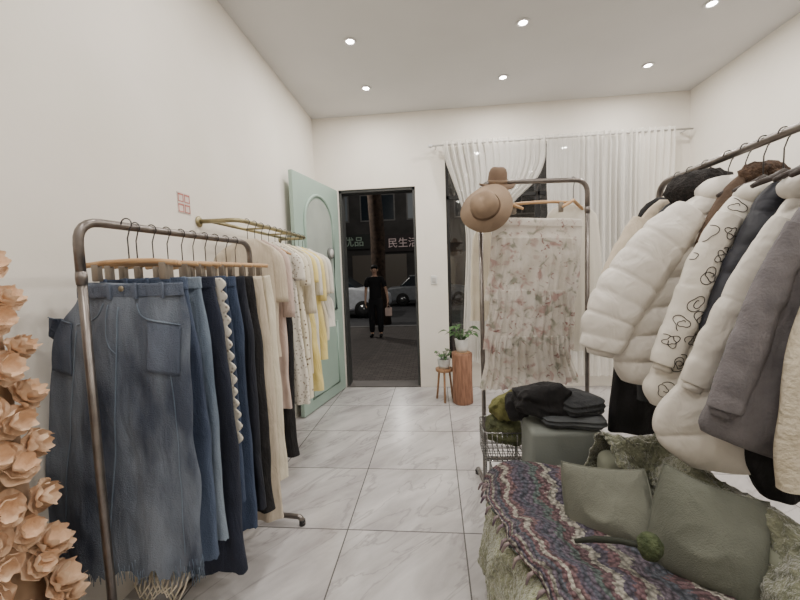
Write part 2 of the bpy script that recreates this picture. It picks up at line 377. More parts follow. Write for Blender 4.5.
MB().lathe([(0,0),(.045,0),(.045,.004),(0,.005)],DL(.27,.05,1.56),24,rot).build('plate_face',whitep,dr)
k=MB(); k.tube([DL(.87,.02,1.05),DL(.87,.06,1.05),DL(.77,.06,1.05)],.01,8); k.build('handle',chrome,dr)
# small wall things
c=P(434,280,YB); s=empty('wall_switch',c,'small white switch plate on the wall between door and window','switch')
MB().box((c.x-.035,YB-.012,c.z-.05),(c.x+.035,YB,c.z+.05)).build('plate',whitep,s,bev=.003)
MB().box((c.x-.02,YB-.018,c.z-.028),(c.x+.02,YB-.012,c.z+.028)).build('rocker',M('switch_grey',(190,190,188),.4),s,bev=.002)
def PX(px,py,X):
    d=ray(px,py); return Vector((0,0,CAMH))+d*(X/d.x)
n0=PX(178,212,XL); n1=PX(189,195,XL); ya,yb,za,zb=n0.y,n1.y,n0.z,n1.z
s=empty('paper_notice',(XL,(ya+yb)/2,za),'small white paper notice with red blocks taped to left wall','notice')
MB().box((XL,ya,za),(XL+.003,yb,zb)).build('sheet',M('notice_paper',(226,212,206),.8),s,smooth=False)
rd=M('notice_red',(206,130,122),.8); q=MB(); hw=(yb-ya)/2; hh=(zb-za)/2
for a in (0,1):
    for b in (0,1):
        y0=ya+a*hw+.07*hw; z0=za+b*hh+.08*hh; yy=y0+hw*.84; zz=z0+hh*.8
        q.box((XL+.003,y0,z0),(XL+.0045,yy,z0+.005)); q.box((XL+.003,y0,zz-.008),(XL+.0045,yy,zz)); q.box((XL+.003,y0,z0),(XL+.0045,y0+.004,zz)); q.box((XL+.003,yy-.004,z0),(XL+.0045,yy,zz))
q.build('red_print',rd,s,smooth=False)
# ---------------- downlights -----------------
em=M('lamp_glow',(255,250,242),.5,emit=70)
pos=[]
for px_,py_,l in ((350,41,'left row, nearer the camera'),(366,88,'left row, nearer the door'),(523,22,'middle row, nearer the camera'),(503,77,'middle row, nearer the curtains'),(648,65,'right row, nearer the curtains'),(712,3,'right row, nearer the camera')):
    q=PZ(px_,py_,ZC); pos.append((q.x,q.y,l))
pos+=[(x,y,None) for x in (-.62,.65,1.8) for y in (1.6,.4,-.9)]
for x,y,l in pos:
    o=empty('downlight',(x,y,ZC),('small round recessed ceiling spotlight, '+l) if l else 'round recessed ceiling spotlight beyond the top of the picture','ceiling light','recessed ceiling spotlights' if l else 'ceiling spotlights out of view')
    MB().lathe([(.028,-.001),(.045,-.001),(.05,-.004),(.045,-.010),(.030,-.008),(.028,-.001)],(x,y,ZC)).build('trim_ring',whitep,o)
    MB().lathe([(0,-.0035),(.029,-.0035),(.029,-.001),(0,-.001)],(x,y,ZC)).build('diffuser',em,o)
    ld=bpy.data.lights.new('downlight_lamp','AREA'); ld.shape='DISK'; ld.size=.07; ld.energy=11.5 if y>0 else 7; ld.color=(1,.945,.875)
    lo=bpy.data.objects.new('downlight_lamp',ld); COL.objects.link(lo); lo.location=(x,y,ZC-.016)
# ---------------- curtains -----------------
CY=YB-.11; r0=P(432,146,CY); zR=r0.z
cr=empty('curtain_rod',(1.5,CY,zR),'thin white curtain rod above the shop window','curtain rod')
MB().tube([(r0.x,CY,zR),(XR-.04,CY,zR)],.010).build('rod',M('rod_grey',(190,188,184),.4),cr)
MB().lathe([(0,-.03),(.018,-.02),(.022,0),(.018,.02),(0,.03)],(r0.x-.02,CY,zR),16,Matrix.Rotation(PI/2,3,'Y')).build('finial',whitep,cr)
for x in (r0.x+.04,1.3,2.6):
    MB().tube([(x,CY,zR),(x,YB,zR)],.008).build('bracket',whitep,cr)
def curtain(name,label,rows,folds,amp,seed):
    rr=[tuple(P(l,y,CY))+tuple(P(r,y,CY)) for y,l,r in rows]
    def fn(u,v):
        c=cat(rr,v); L=Vector(c[:3]);Rr=Vector(c[3:]); uu=u+.02*noise.noise(Vector((u*7,v*2,seed)))*math.sin(PI*u); p=L.lerp(Rr,uu)
        if v<.02: p.z=zR+.035
        g=amp*(.6+.4*math.sin(3*v+seed+5*u)); p.y+=g*math.sin(2*PI*folds*u+seed+.8*math.sin(3*v)+1.5*noise.noise(Vector((u*5,0,seed))))+.4*g*math.sin(4.7*PI*folds*u+2*v)
        p.x+=.006*math.cos(2*PI*folds*u); p+=noise.noise_vector(Vector((u*9,v*3,seed)))*.02*v; p.y=min(p.y,YB-.012); return p
    return tag(sheet(name,fn,320,50,sheer),label,'curtain')
curtain('curtain','sheer white curtain gathered to the left of the shop window',[(142,441,546),(160,445,545),(180,452,536),(200,459,516),(222,464,501),(250,466,495),(300,465,492),(340,464,492),(362,464,492)],15,.030,1)
curtain('curtain','sheer white curtain hanging straight over the right of the shop window',[(142,546,674),(180,546,673),(240,548,672),(300,550,671),(340,551,671),(375,552,671)],20,.030,4)
# ---------------- racks -----------------
def rack(name,label,a,b,H,foot,m,r=.0135,cr_=.06,low=.12):
    a=Vector(a); b=Vector(b); u=(b-a).normalized(); pr=Vector((-u.y,u.x,0)); A=Vector((a.x,a.y,0)); B=Vector((b.x,b.y,0)); Z=Vector((0,0,1))
    o=empty(name,(A+B)/2,label,'clothes rack')
    MB().tube(fillet([A+Z*(H-.16),A+Z*H,B+Z*H,B+Z*(H-.16)],cr_*1.6),r,12).build('top_rail',m,o)
    for q in (A,B):
        MB().tube([q+Z*.045,q+Z*(H-.155)],r*.93,12).build('leg',m,o)
        MB().lathe([(r*1.02,-.02),(r*1.15,0),(r*1.02,.02)],q+Z*(H-.17),14).build('collar',m,o)
        ft=MB().tube(fillet([q-pr*foot+Z*.012,q-pr*foot*.93+Z*.045,q+pr*foot*.93+Z*.045,q+pr*foot+Z*.012],.03),r,12).build('foot',m,o)
        for s in (-1,1): MB().tube([q+pr*s*(foot)*.97+Z*.002,q+pr*s*foot*.97+Z*.03],r*1.25,10).build('rubber_foot',blackm,ft)
    MB().tube([A+Z*low,B+Z*low],r*.8,10).build('lower_bar',m,o)
    return o
LA=Vector((-1.035,.99,0)); LB=Vector((-.95,1.83,0)); LH=1.51
rack('garment_rack','grey metal garment rack in front of the left wall, hung with denim',LA,LB,LH,.22,steel,cr_=.045)
MA=Vector((.272,2.15,0)); MBp=Vector((.885,2.22,0)); MH=1.82
mr=rack('garment_rack','grey metal garment rack in mid room carrying hats and floral skirt',MA,MBp,MH,.2,steel,cr_=.05,low=.2)
RA=Vector((1.03,.2,0)); RB=Vector((1.065,1.86,0)); RH=1.70
rack('garment_rack','grey metal garment rack on the right, crowded with winter coats',RA,RB,RH,.2,steel)
RLX=-1.095; RLZ=1.66
wr_=empty('wall_rail',(XL,2.55,RLZ),'champagne metal clothes rail fixed to the left wall','clothes rail')
MB().tube(fillet([(XL,2.01,RLZ),(RLX,2.01,RLZ),(RLX,3.12,RLZ),(XL,3.12,RLZ)],.07),.013,12).build('front_bar',brass,wr_)
MB().tube([(-1.265,2.01,RLZ),(-1.265,3.12,RLZ)],.011,12).build('rear_bar',brass,wr_)
for y in (2.01,3.12): MB().lathe([(.03,0),(.032,.006),(.02,.014)],(XL,y,RLZ),18,Matrix.Rotation(PI/2,3,'Y')).build('wall_flange',brass,wr_)
for y in (2.4,2.75): MB().tube([(-1.265,y,RLZ),(RLX,y,RLZ)],.007,8).build('cross_bar',brass,wr_)
# ---------------- hangers -----------------
def hookpath(drop,r=.018):
    pts=[(0,0,-drop),(0,0,-.06),(0,0,-.045)]
    pts+=[(r*math.cos(a),0,r*math.sin(a)) for a in [math.radians(v) for v in range(-55,205,20)]]
    return pts
def hanger_proto(kind,label,group,m=wood,w=1.0):
    o=empty('clothes_hanger',(0,0,0),label,'hanger',group)
    MB().tube(hookpath(.12),.0022,6).build('hook',M('hook_steel',(84,82,82),.35,metal=.8),o)
    if kind=='clip':
        MB().tube([(-.18*w,0,-.128),(-.09*w,0,-.120),(0,0,-.118),(.09*w,0,-.120),(.18*w,0,-.128)],.009,8).build('bar',m,o)
        for s in (-1,1):
            MB().box((s*.13*w-.012,-.010,-.18),(s*.13*w+.012,.010,-.125)).build('clip',M('clip_metal',(140,132,122),.4,metal=.6),o,bev=.003)
    else:
        MB().tube([(-.19*w,0,-.12-.07*w),(-.15*w,0,-.12-.05*w),(-.07*w,0,-.13),(0,0,-.112),(.07*w,0,-.13),(.15*w,0,-.12-.05*w),(.19*w,0,-.12-.07*w)],[.007,.009,.010,.010,.010,.009,.007],8).build('shoulder_bar',m,o)
    return o
class Hang:
    def __init__(s,*a,**k): s.a=a; s.k=k; s.o=None
    def put(s,x,y,z,rot=0):
        if s.o is None: s.o=hanger_proto(*s.a,**s.k); s.o.location=(x,y,z); c=s.o
        else: c=dup(s.o,(x,y,z))
        c.rotation_euler=(0,0,rot)
hl=Hang('clip','pale wood clip hanger with steel hook on the rack of denim','hangers on the left rack',w=.9)
hw_=Hang('shoulder','pale wood shoulder hanger on the wall rail','hangers on the wall rail')
hr=Hang('shoulder','dark shoulder hanger with steel hook on the coat rack','hangers on the coat rack',m=M('dark_hanger',(50,40,36),.5),w=.45)
# ---------------- garment builder -----------------
def garment(name,label,cat_,Y,rows,mat,d=.04,folds=4,amp=.012,seed=0,cx=0,px=False,main='body',extra=None,group=None,**k):
    if px: rr=[(P(l,y,Y),P(r,y,Y)) for y,l,r in rows]
    else: rr=[(Vector((cx-h[1],Y,h[0])),Vector((cx+(h[2] if len(h)>2 else h[1]),Y,h[0]))) for h in rows]
    mb=loftmb(rr,d,folds,amp,seed,**k)
    if extra is None: return tag(mb.build(name,mat),label,cat_,group)
    b=(rr[-1][0]+rr[-1][1])/2
    o=empty(name,b,label,cat_,group); bo=mb.build(main,mat,o); extra(o,rr,bo); return o
def railx(Y): t=(Y-LA.y)/(LB.y-LA.y); return LA.x+(LB.x-LA.x)*t
buttonm=M('metal_button',(150,140,120),.3,metal=.8)
def waist(mat,w,z,Y,cx):
    def ex_(o,rr,bo):
        wb=loftmb([(Vector((cx-w-.004,Y,z)),Vector((cx+w+.004,Y,z))),(Vector((cx-w-.006,Y,z-.04)),Vector((cx+w+.006,Y,z-.04)))],.026,1,.002,1,m=6,wr=.001,const=True).build('waistband',mat,o)
        for i in range(4):
            x=cx-w*.75+i*w*.5; MB().box((x-.006,Y-.034,z-.048),(x+.006,Y-.026,z+.003)).build('belt_loop',mat,wb,bev=.002)
    return ex_
SKY=1.10
def skirt_parts(o,rr,bo):
    Y=SKY
    bv=BVHTree.FromPolygons(*[[tuple(v) for v in REC[o][0][0]],REC[o][0][1]])
    a=P(79,284,Y); b=P(181,284,Y); cx=(a.x+b.x)/2; w_=(b.x-a.x)/2
    waist(D1b,w_,a.z*.5+b.z*.5,Y,cx)(o,rr,bo)
    def fp(x,y,off=.002):
        q=P(x,y,Y); h=bv.ray_cast(Vector((q.x,Y-.4,q.z)),Vector((0,1,0)))[0]
        return (h if h else Vector((q.x,Y-.03,q.z)))-Vector((0,off,0))
    def line(pts,n=30):
        out=[]
        for i in range(n+1):
            c_=cat([(float(p[0]),float(p[1])) for p in pts],i/n); out.append(fp(*c_))
        return out
    for nm,pts,r_ in (('front_seam',[(127,306),(126,360),(124,440),(120,520),(117,560)],.0026),('side_seam',[(172,330),(180,400),(186,480),(190,550)],.0018),('side_seam',[(84,330),(80,400),(76,480),(74,550)],.0018),('fly_seam',[(116,304),(116,335),(126,352)],.0016),('pocket_edge',[(110,303),(104,316),(84,324)],.0022),('pocket_edge',[(144,303),(152,316),(176,322)],.0022)):
        MB().tube(line(pts),r_,6).build(nm,D3,o)
    for s,l,r_,y0_,y1_ in ((-1,60,80,322,374),(1,156,185,318,368)):
        def pf(u,v,l=l,r_=r_,s=s,y0_=y0_,y1_=y1_):
            p=fp(l+(r_-l)*u,y0_+(y1_-y0_)*v+6*(u if s>0 else 1-u)*s,.006); return p
        pk=sheet('patch_pocket',pf,14,14,D1b,o,solid=.003)
        MB().tube([pf(i/8,0)-Vector((0,.002,0)) for i in range(9)],.002,6).build('pocket_hem',D3,pk)
    MB().lathe([(0,.004),(.009,.003),(.009,0)],Vector((cx,Y-.032,a.z-.02)),14,Matrix.Rotation(PI/2,3,'X')).build('button',buttonm,o)
    fr=MB(); rd=random.Random(3); L0,R0=rr[-1]; c0=(L0+R0)/2; hwid=(R0.x-L0.x)/2
    for i in range(260):
        th=-PI*rd.random(); x=c0.x+math.cos(th)*hwid; y=Y+.035*math.sin(th)+rd.uniform(-.01,.01); z=c0.z+rd.uniform(-.02,.03)
        fr.tube([(x,y,z),(x+rd.uniform(-.006,.006),y,z-rd.uniform(.03,.06))],.0012,4)
    tag(fr.build('frayed_hem',D3,o),kind='stuff')
garment('denim_skirt','long faded blue denim skirt with frayed hem, nearest on left rack','skirt',SKY,[(283,80,181),(300,77,184),(330,62,188),(400,54,192),(480,50,197),(538,48,201),(558,52,202)],D1,.036,3.0,.010,1,px=True,main='skirt_panel',extra=skirt_parts,jag=.05,n=130,m=90,wr=.010)
L=[('jeans','mid blue wide jeans hanging just behind the nearest denim skirt','jeans',1.18,.155,.205,.33,D2,2,'w'),
 ('jeans','pale washed jeans between mid blue and indigo jeans','jeans',1.245,.155,.20,.36,D3,3,'w'),
 ('jeans','dark indigo wide jeans reaching lowest on left rack','jeans',1.31,.16,.225,.18,D4,3,'w'),
 ('denim_skirt','blue denim skirt with white scalloped lace down its side','skirt',1.38,.155,.19,.42,D5,3,'lace'),
 ('jeans','clear blue straight jeans behind the lace edged skirt','jeans',1.44,.155,.19,.26,D5,3,'w'),
 ('navy_dress','dark navy dress hanging on the left rack beside blue jeans','dress',1.51,.155,.19,.3,navyf,4,None),
 ('black_dress','long black dress hanging next to the beige trousers on left rack','dress',1.575,.15,.19,.24,blackf,4,None),
 ('beige_trousers','long beige trousers near the far end of left rack','trousers',1.645,.15,.19,.15,beigef,4,None),
 ('cream_skirt','cream pleated skirt at the far end of left rack','skirt',1.715,.15,.185,.32,creamf,7,None)]
hl.put(P(130,268,SKY).x,SKY,LH)
for i,(nm,lb,ct,Y,wt,wb_,zb,mt,fo,ex_) in enumerate(L):
    cx=railx(Y)+.015
    hl.put(railx(Y),Y,LH,(-.07,.05,.09,-.04,.06)[i%5])
    rows=[(1.335,wt),(1.29,wt+.005),(1.1,wt+(wb_-wt)*.55),(.8,wt+(wb_-wt)*.75),(zb+.2,wb_-.01),(zb,wb_)]
    e=None
    if ex_=='w': e=waist(mt,wt,1.335,Y,cx)
    if ex_=='lace':
        def e(o,rr,bo,Y=Y,cx=cx,wt=wt):
            def fn(u,v):
                z=1.33-.66*v; xe=cx+wt+.03*v; return Vector((xe-.02+.045*u*(.55+.45*abs(math.sin(14*PI*v))),Y-.035-.004*math.sin(20*v),z))
            sheet('lace_trim',fn,4,110,lace1,o,solid=.003)
    garment(nm,lb,ct,Y,rows,mt,.032,fo,.012,10+i,cx=cx,main='garment_body',extra=e,jag=.01 if 'denim' in mt.name else 0)
def netted():
    Y=1.15; c=P(168,566,Y); cx=c.x
    o=empty('fringed_shawl',(cx,Y,c.z-.05),'cream netted shawl with looped fringe showing under the front skirt','shawl')
    loftmb([(Vector((cx-.06,Y,1.15)),Vector((cx+.05,Y,1.15))),(Vector((cx-.09,Y,.8)),Vector((cx+.06,Y,.8))),(Vector((cx-.1,Y,c.z+.0)),Vector((cx+.07,Y,c.z+.01)))],.008,4,.004,4).build('shawl_body',creamf,o)
    for i in range(9):
        x=cx-.11+i*.017; z=c.z+.0
        MB().tube([(x,Y,z),(x+.004,Y-.03,z-.05-.02*math.sin(i)),(x+.03,Y-.04,z-.085-.02*math.sin(i)),(x+.056,Y-.03,z-.05),(x+.06,Y,z)],.0035,6).build('loop',creamf,o)
netted()
WR=[('beige_blouse','loose beige blouse nearest the camera on the wall rail','blouse',2.10,.17,.17,.85,beigef,3,True,.30),
 ('pink_shirt','pale pink long shirt behind the beige blouse on wall rail','shirt',2.19,.17,.18,.50,pinkf,3,True,.4),
 ('black_trousers','black trousers hanging among the pale tops on the wall rail','trousers',2.28,.15,.17,.14,blackf,3,False,0),
 ('lace_dress','white lace dress with short sleeves beside the black trousers','dress',2.38,.18,.23,.46,lace1,6,True,.18),
 ('dotted_dress','cream dress with dotted print hanging behind the lace dress','dress',2.48,.18,.225,.47,lace2,6,True,.22),
 ('cream_cardigan','cream cardigan with long sleeves in the middle of wall rail','cardigan',2.57,.18,.20,.62,creamf,3,True,.42),
 ('yellow_dress','pale yellow long dress on the wall rail','dress',2.66,.18,.235,.46,yellowf,5,True,.2),
 ('white_blouse','plain white blouse between the two yellow garments','blouse',2.75,.18,.20,.6,whitef,4,True,.3),
 ('yellow_shirt','butter yellow short shirt towards the far end of the wall rail','shirt',2.84,.18,.235,.66,yellowf,3,True,.35),
 ('cream_blouse','short cream blouse second from the far end of wall rail','blouse',2.93,.18,.22,.8,creamf,4,True,.3),
 ('white_shirt','short white shirt at the door end of the wall rail','shirt',3.02,.19,.25,.9,whitef,4,True,.3)]
for i,(nm,lb,ct,Y,wt,wb_,zb,mt,fo,sl,sln) in enumerate(WR):
    cx=RLX
    hw_.put(cx,Y,RLZ)
    if sl:
        rows=[(1.56,.06),(1.535,.10),(1.49,wt),(1.40,wt+.0),(1.2,wt),(zb+.2,wb_-.01),(zb,wb_)]
        def e(o,rr,bo,cx=cx,Y=Y,wt=wt,sln=sln,mt=mt,i=i):
            for s in (-1,1):
                k=.045 if s>0 else .015
                p0=Vector((cx+s*(wt-.03),Y,1.48)); z=1.48-sln
                pth=[p0,p0+Vector((s*.035,-.005,-.05)),p0+Vector((s*.05,-.01,-.5*sln)),Vector((cx+s*(wt+k-.02),Y-.012,z))]
                MB().tube([Vector(cat([tuple(q) for q in pth],t/10)) for t in range(11)],[.026+.016*min(1,t/3) for t in range(11)],12,.55).build('sleeve',mt,o)
    else:
        rows=[(1.48,wt),(1.4,wt+.005),(1.0,wt+.02),(zb+.2,wb_-.01),(zb,wb_)]; e=None
    garment(nm,lb,ct,Y,rows,mt,.034,fo,.015,40+i,cx=cx,main='garment_body',extra=e)
# ---------------- right coats -----------------
def sleeve(pts,rad,Y,mt,quilt=0,dy=-.03,flat=.6):
    def e(o,rr,bo):
        w=[P(x,y,Y+dy) for x,y in pts]; n=100; seg=36
        c=[Vector(cat([tuple(q) for q in w],t/n)) for t in range(n+1)]
        rs=[]
        for t in range(n+1):
            u=t/n*(len(rad)-1); i=min(int(u),len(rad)-2); r=rad[i]+(rad[i+1]-rad[i])*(u-i)
            if quilt: r*=.905+.105*abs(math.sin(PI*quilt*t/n))**.42
            rs.append(r)
        mb=MB().tube(c,rs,seg,flat)
        for i,v in enumerate(mb.v):
            k=min(i//seg,n); dv=(v-c[k])
            if dv.length>1e-6: mb.v[i]=v+dv.normalized()*(.005*ridge(v*9)+.0018*ridge(v*24))
        mb.build('sleeve',mt,o)
        MB().tube([c[-2]+(c[-1]-c[-2])*.2,c[-1]+(c[-1]-c[-2]).normalized()*.02],[rs[-1]*.85,rs[-1]*.7],16,flat).build('cuff',mt,o)
    return e
def combo(*fs):
    def e(o,rr,bo):
        for f in fs: f(o,rr,bo)
    return e
def collar(cpx,Y,rpx,mt,name='collar',fl=.6,zr=.6):
    def e(o,rr,bo):
        c=P(cpx[0],cpx[1],Y); r=rpx*Y/F; mb=MB()
        prof=[(0,-1),(.55,-.85),(.9,-.45),(1,0),(.9,.45),(.55,.85),(0,1)]
        prof=[(cat(prof,t/16)) for t in range(17)]
        mb.lathe([(max(0,a)*r,b*r*zr) for a,b in prof],(0,0,0),36)
        a_=.012 if 'fur' in name else .005
        mb.v=[c+Vector((v.x,v.y*fl,v.z))+noise.noise_vector(v*(60 if 'fur' in name else 30))*a_+noise.noise_vector(v*200)*a_*.5*('fur' in name) for v in mb.v]
        mb.build(name,mt,o)
    return e
def flower_print(Y,seed):
    def e(o,rr,bo):
        V=[];Fc=[]
        for v,f in REC[o]:
            n=len(V); V+=[tuple(a) for a in v]; Fc+=[tuple(i+n for i in q) for q in f]
        bv=BVHTree.FromPolygons(V,Fc); rd=random.Random(seed)
        cen=[]; y=210; r_=0
        while y<396:
            x=632+ (11 if r_%2 else 0)
            while x<775: cen.append((x+rd.uniform(-4,4),y+rd.uniform(-4,4))); x+=25
            y+=22; r_+=1
        for (x,y) in cen:
            c=P(x,y,Y); Rr=rd.uniform(.026,.036); ph=rd.random()*6; kk=rd.choice((2.5,3.5,2.2)); sq=rd.uniform(.7,1); turns=rd.choice((1.6,2.1,2.6)); best=[]; run=[]
            for i in range(121):
                t=i/120; th=2*PI*turns*t
                rr_=Rr*(.22+.78*t)*(1+.26*math.sin(kk*th+ph))
                q=c+Vector((rr_*math.cos(th+ph),0,sq*rr_*math.sin(th+ph)))
                h,nrm_,_,_=bv.ray_cast(Vector((q.x,Y-.5,q.z)),Vector((0,1,0)))
                ok=h is not None and abs(nrm_.y)>.2 and (not run or (h-run[-1]).length<.03)
                if ok:
                    run.append(h-Vector((0,.0012,0)))
                    if len(run)>len(best): best=list(run)
                else: run=[]
            if len(best)>24: MB().tube(best,.0012,5).build('printed_flower',inkm,o)
    return e
garment('black_coat','long black coat at the far end of the coat rack','coat',1.72,[(198,655,688),(220,635,700),(300,625,705),(370,612,700),(430,608,690)],blackf,.04,3,.012,60,px=True)
garment('beige_coat','pale beige wool coat second from the far end of the coat rack','coat',1.64,[(200,660,690),(215,645,705),(245,628,720),(290,618,720),(350,620,715)],beigef,.035,2,.008,61,px=True,main='coat_body',extra=sleeve([(645,222),(626,255),(612,290),(610,330)],[.05,.055,.055,.045],1.64,beigef))
garment('fur_collar_coat','dark coat with bushy black fur collar on the coat rack','coat',1.55,[(198,676,720),(214,658,735),(260,648,745),(320,640,745),(400,636,735)],charf,.04,2,.008,62,px=True,main='coat_body',extra=collar((702,190),1.52,30,blackfur,'fur_collar'))
garment('white_puffer_jacket','bulky white quilted puffer jacket leftmost on the coat rack','puffer jacket',1.44,[(190,706,748),(204,685,768),(230,655,790),(270,636,800),(320,622,805),(358,615,800),(380,624,790)],puffw,.07,1.5,.006,63,px=True,main='jacket_body',quilt=7,m=150,n=100,tilt=.25,wr=.008,
  extra=combo(sleeve([(692,212),(662,242),(632,280),(610,318),(601,350)],[.055,.085,.095,.09,.072],1.44,puffw,8,-.04,.62),collar((726,192),1.43,25,puffw,'collar')))
garment('brown_jacket','brown suede jacket squeezed between two white quilted coats','jacket',1.365,[(172,742,770),(192,722,790),(240,698,810),(290,685,815),(340,680,815)],brownp,.035,2,.007,64,px=True,main='jacket_body',extra=collar((762,174),1.36,19,brownfur,'fur_collar'))
garment('flower_print_puffer','off white puffer coat printed with thin black looping flower outlines','puffer coat',1.295,[(188,742,790),(206,724,805),(245,702,825),(300,682,835),(350,662,835),(385,645,825),(404,652,800)],printbase,.05,1.5,.006,65,px=True,main='coat_body',quilt=5,m=110,n=80,tilt=.2,wr=.005,extra=combo(sleeve([(730,215),(706,260),(684,315),(664,365)],[.035,.045,.05,.045],1.295,printbase,4,-.03,.6),collar((757,194),1.29,19,printbase,'collar'),flower_print(1.295,3)))
garment('dark_puffer_jacket','dark navy puffer jacket between the flower print and long white coats','puffer jacket',1.225,[(182,772,815),(203,755,830),(250,733,845),(300,712,855),(350,700,855),(395,700,850)],darkp,.045,1.5,.005,66,px=True,quilt=7,m=100)
garment('white_down_coat','long smooth white down coat with wide hem on the coat rack','down coat',1.15,[(190,795,840),(210,780,860),(250,758,875),(300,730,885),(360,694,890),(415,660,885),(442,662,870),(466,692,860)],puffc,.045,2.0,.008,67,px=True,main='coat_body',quilt=5,m=140,n=100,tilt=.4,wr=.008,extra=combo(sleeve([(784,220),(752,275),(722,330),(694,385)],[.03,.042,.046,.04],1.15,puffc,6,-.025,.5),collar((806,186),1.15,22,puffc)))
garment('black_trousers','black trousers hanging lowest between the white and grey coats','trousers',1.10,[(250,815,860),(350,780,860),(440,742,815),(480,752,800),(496,762,800)],blackf,.03,2,.006,68,px=True)
garment('grey_wool_coat','grey wool coat with plain sleeve near the right edge','wool coat',1.05,[(184,830,870),(204,805,900),(250,778,930),(310,752,940),(370,727,940),(424,700,935),(440,722,930),(460,780,925)],greyw,.04,1.5,.008,69,px=True,main='coat_body',extra=combo(sleeve([(800,225),(772,285),(748,345),(724,410)],[.03,.04,.045,.04],1.05,greyw,0,-.025,.5),collar((838,188),1.05,20,greyw)))
garment('cream_fleece_coat','cream fleece coat at the right edge of the picture','fleece coat',.97,[(180,870,930),(215,845,960),(280,812,980),(350,790,990),(430,776,990),(488,776,980)],fleecew,.04,2,.008,70,px=True)
for Y in (1.72,1.64,1.55,1.44,1.365,1.295,1.225,1.15,1.10,1.05,.97): hr.put(RA.x+(RB.x-RA.x)*(Y-.2)/1.66,Y,RH)
# ---------------- middle rack garments -----------------
def tiers(o,rr,bo):
    for i,(y0,y1,l0,r0_,l1,r1) in enumerate([(238,300,489,580,486,574),(290,348,487,574,484,572),(335,388,485,572,482,578)]):
        mb=loftmb([(P(l0+3,y0,2.10),P(r0_-3,y0,2.10)),(P(l0,(y0+y1)/2,2.10),P(r0_,(y0+y1)/2,2.10)),(P(l1-2,y1,2.10),P(r1+2,y1-(8 if i==2 else 0),2.10))],.034+.008*i,12+2*i,.007+.002*i,5+i,n=220,m=36,const=True,jag=.008,wr=.005,wf=9,crease=.4)
        mb.build('ruffle_tier',floral,o)
    loftmb([(P(494,219,2.10),P(582,219,2.10)),(P(493,226,2.10),P(583,226,2.10))],.03,2,.002,3,m=4,const=True).build('waistband',floral,o)
garment('floral_skirt','white tulle midi skirt with faded floral print on centre rack','skirt',2.10,[(222,493,582),(240,491,582),(270,490,578),(330,488,571),(374,486,568)],floral,.026,10,.006,80,px=True,main='skirt_lining',n=130,wr=.004,extra=tiers)
mxr=lambda px_,Y: P(px_,200,Y).x
def mry(x): return MA.y+(MBp.y-MA.y)*(x-MA.x)/(MBp.x-MA.x)
x_=mxr(540,2.13); hm=hanger_proto('clip','wide wooden clip hanger holding the floral tulle skirt',None); hm.location=(x_,mry(x_),MH)
garment('chiffon_blouse','ivory chiffon blouse hanging behind the right edge of the floral skirt','blouse',2.29,[(204,562,578),(214,548,596),(250,545,601),(300,544,601),(350,542,598)],sheer2,.03,6,.010,81,px=True)
garment('cream_slip_dress','pale cream slip dress on the left end of the centre rack','dress',2.30,[(228,478,490),(240,472,492),(270,471,492),(320,470,493)],creamf,.03,3,.008,82,px=True)
x_=mxr(574,2.2); hm2=hanger_proto('shoulder','narrow wooden hanger turned sideways holding the ivory chiffon blouse',None,w=.55); hm2.location=(x_,mry(x_),MH); hm2.rotation_euler=(0,0,.7)
x_=mxr(506,2.17); hm3=hanger_proto('shoulder','narrow wooden hanger above the cream slip dress',None,w=.5); hm3.location=(x_,mry(x_),MH)
def hat(label,c,axis,r,mt,band,pinch=.008,flop=.012):
    axis=Vector(axis).normalized(); q=Vector((0,0,1)).rotation_difference(axis).to_matrix()
    o=empty('felt_hat',c,label,'hat')
    pr=[(r,.006),(r*.97,.000),(r*.8,-.003),(r*.62,0),(r*.545,.010),(r*.52,.04),(r*.49,.065),(r*.42,.084),(r*.30,.095),(r*.15,.099),(0,.100),(0,.095),(r*.3,.089),(r*.42,.076),(r*.48,.058),(r*.51,.01),(r*.6,-.005),(r*.8,-.008),(r*.98,-.004),(r,.006)]
    mb=MB().lathe(pr,(0,0,0),56)
    for i,v in enumerate(mb.v):
        rr_=math.hypot(v.x,v.y)/r; th=math.atan2(v.y,v.x)
        if rr_>.6: v.z+=flop*(rr_-.6)*2.2*(math.sin(2*th+1)-.5)
        if v.z>.07: v.z-=pinch*max(0,1-abs(v.x)/(.3*r))
        mb.v[i]=v+noise.noise_vector(v*12)*.003
    mb.v=[q@v+Vector(c) for v in mb.v]; mb.build('crown_and_brim',mt,o)
    MB().lathe([(r*.565,.010),(r*.555,.028),(r*.55,.029),(r*.55,.008)],c,40,q).build('hat_band',band,o)
hat('tan wide brimmed felt hat hooked on the left corner of centre rack',P(486,208,2.04),(-.35,-.85,.35),.142,feltA,feltB)
hat('darker brown felt hat perched on top of the tan hat',P(497,185,2.17),(.05,-.35,1),.10,feltB,feltA,.004)
